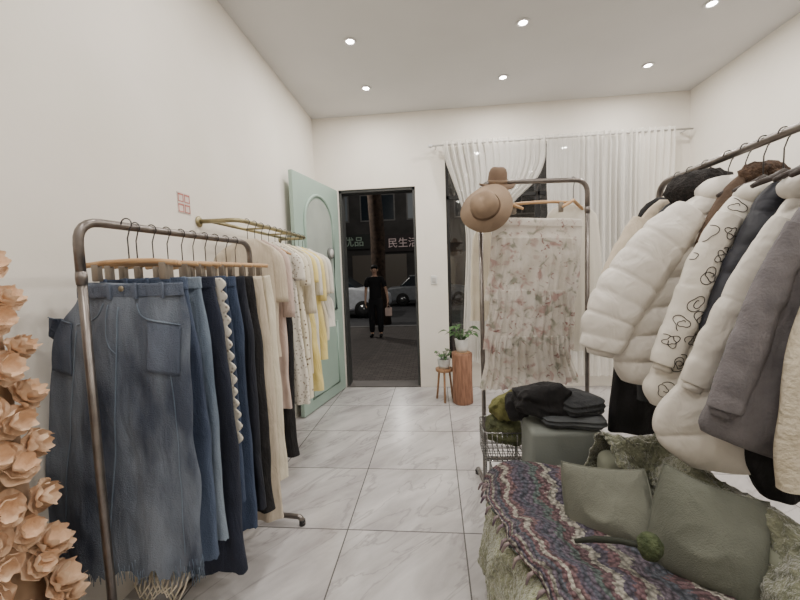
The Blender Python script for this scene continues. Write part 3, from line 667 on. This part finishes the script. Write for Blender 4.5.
# lower shelf, basket, box, pile
sh=MB()
for i in range(9): sh.tube([(.30+i*.07,2.0,.2),(.30+i*.07,2.36,.2)],.003,6)
for y in (2.0,2.36): sh.tube([(.285,y,.2),(.88,y,.2)],.005,6)
sh.build('wire_shelf',chrome,mr)
bk=empty('wire_basket',(.38,2.0,.32),'chrome wire basket at the left of the centre rack','basket')
q=MB(); x0,x1,y0,y1,z0,z1=.235,.465,1.86,2.08,.34,.49
for z in (z0,(z0+z1)/2,z1): q.tube(fillet([(x0,(y0+y1)/2,z),(x0,y0,z),(x1,y0,z),(x1,y1,z),(x0,y1,z),(x0,(y0+y1)/2,z)],.03),.004 if z==z1 else .0025,6)
for i in range(9):
    x=x0+.015+i*(x1-x0-.03)/8
    q.tube([(x,y0,z1),(x,y0,z0),(x,y1,z0),(x,y1,z1)],.0022,5)
for i in range(7):
    y=y0+.02+i*(y1-y0-.04)/6
    q.tube([(x0,y,z1),(x0,y,z0),(x1,y,z0),(x1,y,z1)],.0022,5)
q.build('wire_frame',chrome,bk)
q=MB()
for x in (x0+.03,x1-.03): q.tube([(x,y0+.02,z0),(x,y0+.02,.0)],.006,8); q.tube([(x,y1-.02,z0),(x,y1-.02,.0)],.006,8)
q.build('stand_legs',chrome,bk)
q=MB().tube(fillet([(x0+.06,y0+.1,.012),(x0-.0,y0-.0,.012),(x0+.01,y0-.14,.012),(x0+.15,y0-.16,.012),(x0+.2,y0-.06,.012)],.08),.009,8)
tag(q.build('cable',whitep),'white cable curling on the floor under the wire basket','cable')
def lump(name,label,c,size,mt,seed,cat_='folded clothes',lay=3,rot=0,boxy=False):
    mb=MB(); n=44; vs=[];fs=[]; ea,eb=(.28,.30) if boxy else (.5,.55)
    for i in range(n+1):
        ph=-PI/2+PI*i/n
        for j in range(n*2):
            th=2*PI*j/(n*2)
            def se(v,e): return math.copysign(abs(v)**e,v)
            v=Vector((se(math.cos(ph),ea)*se(math.cos(th),eb)*size[0],se(math.cos(ph),ea)*se(math.sin(th),eb)*size[1],se(math.sin(ph),.8)*size[2]))
            s=1+(.05 if boxy else .03)*math.sin(lay*2*PI*(v.z/size[2]+1)/2)*abs(math.cos(ph))
            v.x*=s; v.y*=s
            v=Matrix.Rotation(rot,3,'Z')@v
            k=min(size)
            p=v+noise.noise_vector(v*8+Vector((seed,seed,0)))*k*(.5 if boxy else .7)+v.normalized()*ridge(v*16+Vector((seed,0,9)))*k*.2
            vs.append(p+Vector(c))
    m2=n*2
    fs=[(i*m2+j,i*m2+(j+1)%m2,(i+1)*m2+(j+1)%m2,(i+1)*m2+j) for i in range(n) for j in range(m2)]
    mb.add(vs,fs); return tag(mb.build(name,mt),label,cat_)
ol=M('olive_knit',(124,122,74),1,(92,92,52),30,.8,90)
lump('olive_scarf','olive green knitted scarf heaped in the wire basket',(.35,1.97,.46),(.09,.09,.07),M('dark_olive_knit',(88,92,64),1,(64,68,46),30,.8,90),2,'scarf')
lump('mustard_scarf','small mustard green knit draped above the wire basket',(.345,1.95,.60),(.07,.06,.06),ol,5,'scarf')
bx=empty('storage_box',(.56,1.71,0),'plain grey green upholstered box under the heap of black clothes','box')
MB().box((.41,1.61,.0),(.72,1.83,.605)).build('box_body',M('grey_felt_box',(122,127,122),.9,(114,119,114),5,.1,120),bx,bev=.02)
lump('black_sweater','black sweater heaped loosely on the upholstered box',(.48,1.75,.71),(.11,.09,.065),blackf,8,'sweater')
lump('black_trousers','black folded trousers hanging over the edge of the wire basket',(.395,1.86,.63),(.05,.06,.05),blackf,18,'trousers')
lump('charcoal_jumper','charcoal folded jumper on the right of the upholstered box',(.645,1.73,.70),(.09,.08,.035),charf,11,'jumper',boxy=True,rot=.3)
lump('grey_folded_trousers','dark grey folded trousers laid flat on the upholstered box',(.61,1.71,.636),(.13,.09,.026),M('slate_cloth',(86,89,91),.95,(68,71,74),8),14,'trousers',boxy=True,rot=-.12)
# ---------------- plants -----------------
def leaf(mb,base,dir_,L_,w_,droop):
    d=Vector(dir_).normalized(); side=d.cross(Vector((0,0,1))).normalized(); n=6; vs=[];fs=[]
    for i in range(n+1):
        t=i/n; c=Vector(base)+d*L_*t+Vector((0,0,-droop*t*t*L_)); ww=w_*math.sin(PI*min(.98,t*.9+.08))
        vs+= [c-side*ww+Vector((0,0,ww*.3)),c,c+side*ww+Vector((0,0,ww*.3))]
    for i in range(n):
        a=i*3; fs+=[(a,a+1,a+4,a+3),(a+1,a+2,a+5,a+4)]
    mb.add(vs,fs)
def plant(name,label,c,r,h,nl,L_,seed):
    o=empty(name,c,label,'potted plant'); c=Vector(c); rd=random.Random(seed)
    MB().lathe([(0,0),(r*.7,0),(r*.85,h*.3),(r,h),(r*.9,h),(r*.8,h*.85),(0,h*.85)],c,24).build('pot',whitep,o)
    MB().lathe([(0,h*.86),(r*.82,h*.86),(r*.82,h*.8),(0,h*.8)],c,20).build('soil',soil,o)
    for i in range(nl):
        a=rd.random()*2*PI; e=rd.uniform(.6,2.4); ln=L_*rd.uniform(.5,1.0)
        b=c+Vector((math.cos(a)*r*.3,math.sin(a)*r*.3,h*.85)); d=Vector((math.cos(a),math.sin(a),e)).normalized(); tip=b+d*ln
        mb=MB(); mb.tube([b,b+d*ln*.5+Vector((0,0,.01)),tip],.0022,5); leaf(mb,tip,(d.x,d.y,d.z*.2),ln*.55,ln*.22,.5); mb.build('leaf',leafm,o)
b1=P(445,397,3.75); b2=P(463,401,3.68)
z1=P(445,368,3.75).z
st=empty('plant_stool',(b1.x,3.75,0),'small light wood stool carrying the lower potted plant','stool')
MB().lathe([(0,z1-.03),(.085,z1-.03),(.09,z1-.02),(.09,z1),(0,z1)],(b1.x,3.75,0),24).build('seat',woodlight,st)
for i in range(3):
    a=2*PI*i/3+.5; MB().tube([(b1.x+.06*math.cos(a),3.75+.06*math.sin(a),z1-.03),(b1.x+.095*math.cos(a),3.75+.095*math.sin(a),0)],.011,8).build('leg',woodlight,st)
plant('potted_plant','low leafy plant in a white pot on the light wood stool',(b1.x,3.75,z1),.07,.10,24,.11,1)
z2=P(463,352,3.68).z
st=empty('wood_stump',(b2.x,3.68,0),'reddish brown wooden stump stool beside the window','stump')
mb=MB().lathe([(0,0),(.10,0),(.102,.02),(.096,z2*.5),(.10,z2-.02),(.095,z2),(0,z2)],(0,0,0),28); mb.v=[v+noise.noise_vector(Vector((v.x,v.y,0))*14)*.012+Vector((b2.x,3.68,0)) for v in mb.v]; mb.build('trunk_body',wooddark,st)
MB().lathe([(0,z2+.003),(.085,z2+.003),(.085,z2-.004),(0,z2-.004)],(b2.x,3.68,0),24).build('cut_top',woodlight,st)
plant('potted_plant','taller leafy plant in a white pot on the reddish stump',(b2.x,3.68,z2+.004),.07,.13,32,.17,4)
# ---------------- sofa -----------------
so=empty('sofa',(.55,1.05,0),'low sofa under green throw and striped crochet blanket','sofa')
sofam=M('sofa_fabric',(128,131,116),.95,(116,119,104),6)
MB().box((.25,.42,.12),(.84,1.52,.42)).build('seat_base',sofam,so,bev=.04)
MB().box((.80,.42,.12),(.92,1.52,.60)).build('backrest',sofam,so,bev=.04)
MB().box((.64,1.42,.12),(.92,1.54,.58)).build('side_arm',sofam,so,bev=.04)
for x in (.32,.86):
    for y in (.5,1.46): MB().tube([(x,y,0),(x,y,.13)],.02,10).build('leg',wooddark,so)
def nz(p,f,a,s=0): return noise.noise_vector(Vector(p)*f+Vector((s,s,s)))*a
def prof(path,v):
    return Vector(cat([tuple(p) for p in path],v))
def throw(u,v):
    if u<.66:
        y=.45+ (1.44-.45)*u/.66; pth=[(.40,y,.445),(.60,y,.45),(.755,y,.47),(.785,y,.58),(.83,y,.655),(.90,y,.645),(.945,y,.55),(.95,y,.42)]
    else:
        a=(u-.66)/.34
        C=Vector((.80,1.42,0)); dirs=Vector((math.cos(PI/2*min(1,a*1.6)),math.sin(PI/2*min(1,a*1.6)),0)); sh=Vector((-.17*max(0,(a-.6)/.4),0,0))
        base=C+sh
        pth=[base-dirs*.36+Vector((0,0,.445)),base-dirs*.18+Vector((0,0,.45)),base-dirs*.045+Vector((0,0,.47)),base-dirs*.015+Vector((0,0,.57)),base+dirs*.03+Vector((0,0,.645)),base+dirs*.10+Vector((0,0,.635)),base+dirs*.135+Vector((0,0,.54)),base+dirs*.14+Vector((0,0,.42))]
    p=prof(pth,v); p+=nz(p,6,.055,3)+nz(p,14,.018,8)+nz(p,60,.008,1)+nz(p,120,.004,5); return p
tag(sheet('fleece_throw',throw,260,150,fleece,solid=.008),'fuzzy sage green fleece throw over the back of the sofa','throw')
def throw2(u,v):
    y=1.46-.90*u
    pth=[(.62,y,.44),(.42,y,.448),(.29,y,.455),(.215,y,.42),(.185,y,.32),(.17,y,.22-.05*math.sin(6*u)),(.155,y,.10)]
    p=prof(pth,v); p+=nz(p,6,.025,13)+nz(p,14,.012,8)+nz(p,60,.008,2)+nz(p,120,.004,5); p.x+=.022*math.sin(16*u)*v; p.z+=.012; return p
tag(sheet('fleece_throw',throw2,200,110,M('moss_fleece',(154,157,130),1,(126,129,103),34,1,120,sheen=.6),solid=.008),'paler green fleece throw hanging over the front edge of sofa','throw')
def blanket(u,v):
    y=1.52-1.05*u
    sk=.06*math.sin(3*u+1)
    drop=.425+.03*math.sin(7*u); dx=.30*max(0,u-.28)**1.15
    pth=[(.70+sk-.05*(1-u),y-.06,.50),(.54,y-.03,.495),(.42+dx*.3,y,.49),(.32+dx*.6,y+.01,.492),(.24+dx,y+.01,.487),(.20+dx,y+.02,.475 if dx>.03 else .46),(.185+dx,y+.02,drop if dx<.03 else .465)]
    p=prof(pth,v); k=noise.noise(Vector((p.x*5,p.y*6,4)))
    p+=nz(p,18,.008,4); p.z+=.014+.03*k+.014*math.sin(9*u+5*v); p.x+=.012*math.sin(25*u)*v; return p
bl=empty('crochet_blanket',(.4,1.0,.3),'crochet blanket striped in muted purple, maroon and cream on sofa','blanket')
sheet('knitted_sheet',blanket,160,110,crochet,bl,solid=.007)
tm=M('tassel_wool',(140,126,122),1,(98,82,98),40)
for i in range(22):
    p=blanket(i/21,1); MB().tube([p,p+Vector((-.012,0,-.008)),p+Vector((-.022,R.uniform(-.01,.01),-.03))],[.005,.006,.003],6).build('tassel',tm,bl)
def pillow(name,label,c,ax,ay,t,mt,sx,sy):
    ax=Vector(ax).normalized(); ay=Vector(ay); ay=(ay-ax*ay.dot(ax)).normalized(); nn=ax.cross(ay); mb=MB(); n=36; o=empty(name,c,label,'cushion'); vs=[];fs=[]
    def pos_(u,v,h,side):
        pin=1-.05*(1-v*v)*u*u; pin2=1-.05*(1-u*u)*v*v
        cu=1-.10*(u*u*v*v); sag=-.16*sy*(1-u*u)*(v>0)*v
        return ax*u*pin*cu*sx+ay*(v*pin2*cu*sy+sag)+nn*(h*side+.03*math.sin(u*1.4+sx*20)*v)
    for side in (1,-1):
        for i in range(n+1):
            for j in range(n+1):
                u=-1+2*i/n; v=-1+2*j/n
                h=((1-u*u)*(1-v*v))**.42*t*(1-.25*v)
                p=pos_(u,v,h,side)
                p=p+(nz(p,7,.022,sx*30)+nn*side*.006*ridge(p*12+Vector((sx*50,0,0))))*(h/t)
                vs.append(Vector(c)+p)
    m=(n+1)
    for s in (0,1):
        o_=s*m*m
        for i in range(n):
            for j in range(n): fs.append((o_+i*m+j,o_+(i+1)*m+j,o_+(i+1)*m+j+1,o_+i*m+j+1))
    mb.add(vs,fs); mb.build('cushion_cover',mt,o)
    ring=[(-1,-1),(1,-1),(1,1),(-1,1)]; pts=[]
    for k in range(4):
        a=ring[k]; b=ring[(k+1)%4]
        for q in range(12):
            w_=q/12; u=a[0]+(b[0]-a[0])*w_; v=a[1]+(b[1]-a[1])*w_
            pts.append(Vector(c)+pos_(u,v,0,1))
    MB().tube(pts,.003,6,closed=True).build('piping',mt,o)
pillow('cushion','smaller sage green cushion leaning in the far corner of sofa',P(606,501,1.20),(.86,-.40,.16),(.15,.5,.75),.055,olivec,.135,.12)
pillow('cushion','larger sage green cushion standing nearest the camera on sofa',P(706,532,1.02),(.82,-.50,-.16),(.42,.32,.85),.07,olivec2,.13,.15)
kb=empty('knitted_pouch',P(650,545,1.0),'small dark green knitted pouch with black strap on the blanket','pouch')
c=P(650,546,.95); mb=MB().lathe([(0,-.035),(.024,-.03),(.034,-.01),(.032,.012),(.018,.03),(0,.034)],(0,0,0),22); mb.v=[v*.9+nz(v,40,.004)+c for v in mb.v]; mb.build('pouch_body',M('forest_knit',(80,90,62),1,(56,66,42),40,.9,120),kb)
MB().tube([c+Vector((-.02,0,0)),P(620,541,.98),P(595,539,1.01),P(575,541,1.03)],[.007,.008,.009,.006],8).build('strap',M('dark_green_strap',(46,50,42),.9),kb)
# ---------------- paper flowers -----------------
PCx,PCy=-1.195,.82
pf=empty('paper_flower_column',(PCx,PCy,0),'tall column of crumpled pale paper ruffles at the left edge','decoration')
def crad(z): return .070+.080*(1-z/1.4)
MB().lathe([(0,0)]+[(crad(z)*.8,z) for z in (0,.3,.6,.9,1.1,1.25,1.34)]+[(0,1.37)],(PCx,PCy,0),24,Matrix.Scale(.9,3,Vector((1,0,0)))).build('core',M('paper_core',(206,174,144),.95),pf)
def ruffle(seed):
    rd=random.Random(seed); mb=MB(); n=80; rings=9
    for layer in range(3):
        R0=.060-.013*layer; ph=rd.random()*6; k=rd.choice((2,3)); vs=[];fs=[]
        for i in range(rings+1):
            t=i/rings
            for j in range(n):
                th=2*PI*j/n; rr=R0*math.sin(t*1.45)*(1+.05*math.sin(k*th+ph)); z=.006*layer+.030*t*t*(.5+.5*layer)+.007*t*t*math.sin((k+4)*th+ph*2)
                v=Vector((rr*math.cos(th),rr*math.sin(th),z)); v+=noise.noise_vector(v*26+Vector((seed,layer,0)))*.009*t
                vs.append(v)
        for i in range(rings):
            for j in range(n): fs.append((i*n+j,i*n+(j+1)%n,(i+1)*n+(j+1)%n,(i+1)*n+j))
        mb.add(vs,fs)
    return mb
meshes=[]
for sd in range(5):
    o=ruffle(sd); me=bpy.data.meshes.new('flower'); me.from_pydata([tuple(v) for v in o.v],[],o.f); me.materials.append(paper); me.polygons.foreach_set('use_smooth',[True]*len(me.polygons)); meshes.append(me)
rd=random.Random(5); z=1.36; k=0; cnt=0
while z>.1:
    rad=crad(z); nn=max(6,int(2*PI*rad/.078))
    for i in range(nn):
        a=2*PI*(i+.5*(k%2))/nn+rd.uniform(-.12,.12); x=rad*math.cos(a); y=rad*math.sin(a)
        if PCx+x<XL+.06 or math.sin(a)>.6: continue
        cnt+=1
        if cnt>98: continue
        o=bpy.data.objects.new('flower',rd.choice(meshes)); COL.objects.link(o); o.parent=pf
        d=Vector((math.cos(a),math.sin(a),rd.uniform(-.1,.7))).normalized(); o.location=(x,y,z+rd.uniform(-.02,.02))
        o.rotation_euler=(d.to_track_quat('Z','Y')@Matrix.Rotation(rd.random()*6,3,'Z').to_quaternion()).to_euler(); s=rd.uniform(.8,1.05)*(.75+.25*(1.4-z)/1.4); o.scale=(s,s*rd.uniform(.8,1),s)
    z-=.066; k+=1
# ---------------- outside -----------------
GZ=-.14
asph=M('night_asphalt',(70,70,73),.7,(56,56,58),3,.3,60)
def pave():
    m,N,L,b=mat_nodes('pavement_brick'); tc=N.new('ShaderNodeTexCoord'); br=N.new('ShaderNodeTexBrick'); br.inputs['Scale'].default_value=4; br.inputs['Mortar Size'].default_value=.02
    br.inputs['Color1'].default_value=lin((92,85,81)); br.inputs['Color2'].default_value=lin((76,70,67)); br.inputs['Mortar'].default_value=lin((52,48,46)); L.new(tc.outputs['Object'],br.inputs[0]); L.new(br.outputs[0],b.inputs['Base Color']); b.inputs['Roughness'].default_value=.8
    return m
struct(MB().box((-14,YB+.18,GZ-.1),(16,10.2,GZ)).build('pavement',pave(),smooth=False))
struct(MB().box((-14,10.2,GZ-.2),(16,23,GZ-.10)).build('road',asph,smooth=False))
struct(MB().box((-14,10.1,GZ-.2),(16,10.3,GZ+.01)).build('kerb',M('kerb_stone',(120,118,116),.8),smooth=False))
struct(MB().box((-14,23,GZ-.1),(16,25.8,GZ)).build('pavement',M('far_pavement',(100,96,92),.8),smooth=False))
fac=M('dark_facade',(80,78,76),.9,(64,62,60),1,.2,5); lit=M('lit_pane',(120,126,130),.5,emit=.06); shp=M('shop_glow',(104,96,86),.5,emit=.02); dkp=M('dark_pane',(40,48,54),.2)
b=empty('building',(0,28,GZ),'dark shop building across the night street','building')
MB().box((-16,26,GZ),(18,30,14)).build('wall',fac,b,smooth=False)
for i in range(10):
    x=-15+i*3.3
    for z in (5.1,8.3):
        wf=MB().box((x,25.94,z),(x+2.5,26.0,z+1.9)).build('window',M('grey_frame',(120,118,116),.7),b,smooth=False)
        MB().box((x+.1,25.92,z+.1),(x+1.2,25.95,z+1.8)).build('pane',lit if (i*7+int(z))%3==0 else dkp,wf,smooth=False)
        MB().box((x+1.3,25.92,z+.1),(x+2.4,25.95,z+1.8)).build('pane',lit if (i*5+int(z))%3==0 else dkp,wf,smooth=False)
for i in range(7):
    x=-15+i*4.6; MB().box((x,25.93,GZ+.2),(x+3.9,26.0,2.75)).build('shopfront',shp if i in (1,2,3,5) else dkp,b,smooth=False)
def text(body,loc,size,mat,parent):
    cu=bpy.data.curves.new('t','FONT'); cu.body=body; cu.size=size; cu.extrude=.02; cu.align_x='CENTER'; t=bpy.data.objects.new('t',cu); COL.objects.link(t)
    bpy.context.view_layer.update(); me=bpy.data.meshes.new_from_object(t.evaluated_get(bpy.context.evaluated_depsgraph_get())); COL.objects.unlink(t); bpy.data.objects.remove(t)
    Mx=Matrix.Translation(Vector(loc))@Matrix.Rotation(PI/2,4,'X'); me.transform(W[parent].inverted()@Mx); me.materials.clear(); me.materials.append(mat)
    o=bpy.data.objects.new('lettering',me); COL.objects.link(o); o.parent=parent
def sign(label,px0,px1,py0,py1,Y,txt,col,bcol,size,tx,em_):
    a=P(px0,py1,Y); c=P(px1,py0,Y); o=empty('shop_sign',((a.x+c.x)/2,Y,a.z),label,'sign')
    MB().box((a.x,Y,a.z),(c.x,25.92,c.z)).build('sign_board',M('board_'+txt,bcol,.7),o,smooth=False)
    text(txt,(P(tx,(py0+py1)/2,Y).x,Y-.03,(a.z+c.z)/2-size*.36),size,M('letters_'+txt,col,.5,emit=em_),o)
sign('shop sign with pale characters on a dark board across the street',383,425,233,252,25.8,'民生活',(206,184,180),(56,48,48),.72,403,.12)
sign('shop sign with dim green characters left of the tree',338,370,234,250,25.8,'优品',(150,168,150),(54,58,54),.72,354,.09)
# tree
tc_=P(379,250,11.5); tr=empty('street_tree',(tc_.x,11.5,GZ-.1),'dark trunk of a street tree beyond the standing man','tree')
mb=MB().tube([(tc_.x,11.5,GZ-.12),(tc_.x-.02,11.5,1.2),(tc_.x-.03,11.5,2.6),(tc_.x-.1,11.5,4.2),(tc_.x-.3,11.5,6)],[.3,.23,.22,.22,.14],14); mb.v=[v+nz(v,4,.05) for v in mb.v]; mb.build('trunk',M('dark_bark',(92,76,64),.95,(62,50,42),10,.8,20),tr)
for s,z in ((1,3.9),(-1,4.2),(1,4.8)):
    MB().tube([(tc_.x-.1,11.5,z),(tc_.x+s*.6,11.5,z+.9),(tc_.x+s*1.2,11.4,z+1.9)],[.1,.07,.03],8).build('branch',MC['dark_bark'],tr)
mb=MB(); rd=random.Random(8)
for i in range(700):
    c=Vector((tc_.x+rd.gauss(0,1.1),11.5+rd.gauss(0,.5),5.9+rd.gauss(0,.6))); leaf(mb,c,(rd.uniform(-1,1),rd.uniform(-1,1),.1),.16,.05,.4)
tag(mb.build('foliage',M('night_leaf',(50,66,42),.7),tr),kind='stuff')
def car(label,cx,Y,paint,sc=1.0):
    o=empty('parked_car',(cx,Y,GZ-.1),label,'car'); z0=GZ-.1; h=.85
    body=[(-2.2,.35),(-2.22,.75),(-2.0,.92),(-1.2,.98),(1.0,.98),(1.9,.86),(2.2,.7),(2.22,.35),(1.9,.25),(-1.9,.25)]
    MB().prism([(cx+x,Y-h,z0+z*sc) for x,z in body],(0,2*h,0)).build('car_body',paint,o,smooth=False,bev=.08)
    cab=[(-1.5,.97),(-1.0,1.42),(.3,1.46),(1.15,.97)]
    MB().prism([(cx+x,Y-h+.08,z0+z*sc) for x,z in cab],(0,2*h-.16,0)).build('glasshouse',dkp,o,smooth=False,bev=.05)
    MB().prism([(cx+x,Y-h+.1,z0+z*sc) for x,z in [(-1.05,1.42),(-.95,1.49),(.25,1.51),(.38,1.45)]],(0,2*h-.2,0)).build('roof',paint,o,smooth=False,bev=.02)
    for x in (-1.35,1.35):
        for y in (Y-h-.01,Y+h-.19):
            wv=MB().lathe([(.18,0),(.31,0),(.33,.04),(.33,.16),(.31,.2),(.18,.2)],(cx+x,y+.0,z0+.33),22,Matrix.Rotation(-PI/2,3,'X')).build('wheel',M('tyre',(24,24,24),.8),o)
            MB().lathe([(0,-.01),(.18,0),(.18,.02),(0,.02)],(cx+x,y,z0+.33),18,Matrix.Rotation(-PI/2,3,'X')).build('hubcap',chrome,wv)
    for x in (2.12,-2.2): MB().box((cx+x,Y-h+.02,z0+.62),(cx+x+.1,Y-h+.3,z0+.76)).build('headlight',M('head_glow',(220,220,210),.3,emit=.5),o,bev=.02)
car('pale silver car parked across the street left of the man',-3.95,13.9,M('silver_paint',(226,230,236),.35,metal=.0),1.15)
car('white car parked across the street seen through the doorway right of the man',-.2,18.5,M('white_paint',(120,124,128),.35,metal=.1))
car('dark car parked across the street seen through the window',4.0,15,M('dark_paint',(80,84,92),.3,metal=.3))
for x,y,z,e in ((-4.6,11.4,4.5,420),(4,13,6,260),(-2,20,7,220)):  # unseen fill lights added to brighten the cars and facades
    ld=bpy.data.lights.new('street_fill_light','POINT'); ld.energy=e; ld.color=(1,.95,.88); ld.shadow_soft_size=.2
    lo=bpy.data.objects.new('street_fill_light',ld); COL.objects.link(lo); lo.location=(x,y,z)
ld=bpy.data.lights.new('pavement_fill_light','AREA'); ld.energy=26; ld.size=.5; ld.color=(1,.95,.9)  # added fill light without a fitting, makes the man and pavement visible
lo=bpy.data.objects.new('pavement_fill_light',ld); COL.objects.link(lo); lo.location=(-.8,YB+.9,3.4); lo.rotation_euler=(math.radians(60),0,0)
# ---------------- person -----------------
PB=Vector((P(377,338,8.5).x,8.5,GZ))
pe=empty('person',PB,'man in black short sleeved shirt and trousers on the pavement, holding a bag','person')
def skin(name,vs,es,rs,mat,parent,sub=2):
    me=bpy.data.meshes.new(name); me.from_pydata([tuple(W[parent].inverted()@(PB+Vector(v))) for v in vs],es,[]); me.materials.append(mat)
    o=bpy.data.objects.new(name,me); COL.objects.link(o); o.parent=parent; W[o]=W[parent]
    s=o.modifiers.new('skin','SKIN'); s.use_smooth_shade=True
    sv=me.skin_vertices[0].data
    for i,r in enumerate(rs): sv[i].radius=(r if isinstance(r,tuple) else (r,r)); sv[i].use_root=False
    sv[0].use_root=True
    q=o.modifiers.new('sub','SUBSURF'); q.levels=sub; q.render_levels=sub
    return o
skm=M('skin_tone',(206,166,142),.6)
vs=[(0,0,.93),(0,0,1.08),(0,0,1.25),(0,.005,1.37),(0,0,1.43),(0,-.005,1.48),(0,-.012,1.55),(0,-.005,1.62)]
rs=[(.12,.09),(.11,.085),(.13,.09),(.11,.075),.05,.048,(.068,.08),(.062,.072)]
es=[(i,i+1) for i in range(7)]
def chain(frm,pts):
    k=frm
    for p,r in pts:
        vs.append(p); rs.append(r); es.append((k,len(vs)-1)); k=len(vs)-1
    return k
for s in (-1,1):
    out=.03 if s<0 else .10
    k=chain(3,[((s*.14,0,1.375),.052),((s*.185,.0,1.33),.046),((s*(.21+out*.5),.02,1.10),.036),((s*(.20+out),-.05,.88),.024),((s*(.20+out),-.06,.82),(.022,.034)),((s*(.20+out),-.065,.785),(.018,.034))])
    bx_=s*(.20+out)
    for f in range(4):
        y=-.095+f*.02; ln=(.055,.07,.075,.065)[f]
        chain(k,[((bx_-s*.004,y,.765),.009),((bx_-s*.012,y,.765-ln*.5),.008),((bx_-s*.026,y,.765-ln),.007)])
    chain(k-1,[((bx_-s*.01,-.1,.81),.010),((bx_-s*.02,-.12,.775),.008)])
for s in (-1,1):
    chain(0,[((s*.085,0,.86),.085),((s*.095,-.015,.49),.058),((s*.105,.01,.10),.038),((s*.11,-.03,.045),.036),((s*.118,-.14,.03),.03)])
body=skin('human_body',vs,es,rs,skm,pe)
bkc=M('black_tee',(26,26,29),.9)
tv=[(0,0,.84),(0,0,.95),(0,0,1.10),(0,0,1.26),(0,.005,1.38),(0,0,1.425)]; tr_=[(.165,.13),(.16,.13),(.15,.12),(.16,.12),(.13,.095),(.062,.06)]; te=[(i,i+1) for i in range(5)]
for s in (-1,1):
    n=len(tv); out=.03 if s<0 else .1
    tv+=[(s*.145,0,1.375),(s*.19,.0,1.32),(s*(.205+out*.3),.012,1.17)]; tr_+=[.066,.064,.062]; te+=[(4,n),(n,n+1),(n+1,n+2)]
skin('shirt',tv,te,tr_,bkc,pe)
tv=[(0,0,1.0),(0,0,.88)]; tr_=[(.14,.11),(.13,.11)]; te=[(0,1)]
for s in (-1,1):
    n=len(tv); tv+=[(s*.09,0,.80),(s*.098,-.012,.49),(s*.106,.008,.09)]; tr_+=[.105,.082,.068]; te+=[(1,n),(n,n+1),(n+1,n+2)]
skin('trousers',tv,te,tr_,M('black_trouser_cloth',(30,30,34),.9),pe)
for s in (-1,1): skin('shoe',[(s*.106,.035,.05),(s*.11,-.04,.045),(s*.12,-.17,.035)],[(0,1),(1,2)],[.045,.046,.034],M('shoe_black',(20,20,20),.5),pe)
mb=MB().lathe([(0,.09),(.045,.08),(.074,.045),(.08,.0),(.07,-.03)],(0,0,0),20); mb.v=[PB+Vector((v.x,v.y*1.15+.016,v.z*1.0+1.615 + (.05 if v.y<-.03 and v.z<.03 else 0))) for v in mb.v]; mb.build('hair',M('black_hair',(22,19,18),.7),pe)
fm=M('eye_dark',(20,16,14),.3)
for s in (-1,1):
    mb=MB().lathe([(0,-.008),(.009,0),(0,.008)],PB+Vector((s*.028,-.088,1.575)),10); mb.build('eye',fm,pe)
    MB().tube([PB+Vector((s*.072,.0,1.60)),PB+Vector((s*.08,.004,1.58)),PB+Vector((s*.07,.0,1.545))],[.008,.012,.008],8).build('ear',skm,pe)
MB().tube([PB+Vector((0,-.085,1.585)),PB+Vector((0,-.105,1.55)),PB+Vector((0,-.09,1.542))],[.006,.012,.006],8).build('nose',skm,pe)
MB().tube([PB+Vector((-.024,-.083,1.518)),PB+Vector((0,-.089,1.516)),PB+Vector((.024,-.083,1.518))],.005,6).build('mouth',M('lip',(140,84,76),.6),pe)
hb=PB+Vector((.30,-.075,.50)); o=empty('paper_bag',hb,'pale pink bag held in the hand of the man outside','bag')
MB().box(tuple(hb+Vector((-.07,-.035,-.0))),tuple(hb+Vector((.09,.035,.19)))).build('bag_body',M('pink_paper',(232,206,196),.8),o,bev=.012)
MB().tube(fillet([hb+Vector((-.04,0,.18)),hb+Vector((-.02,0,.25)),hb+Vector((.03,0,.25)),hb+Vector((.05,0,.18))],.02),.004,6).build('handle',MC['pink_paper'],o)
# ---------------- world -----------------
wd=bpy.data.worlds.new('world'); bpy.context.scene.world=wd; wd.use_nodes=True
wd.node_tree.nodes['Background'].inputs[0].default_value=(.02,.025,.035,1); wd.node_tree.nodes['Background'].inputs[1].default_value=.5
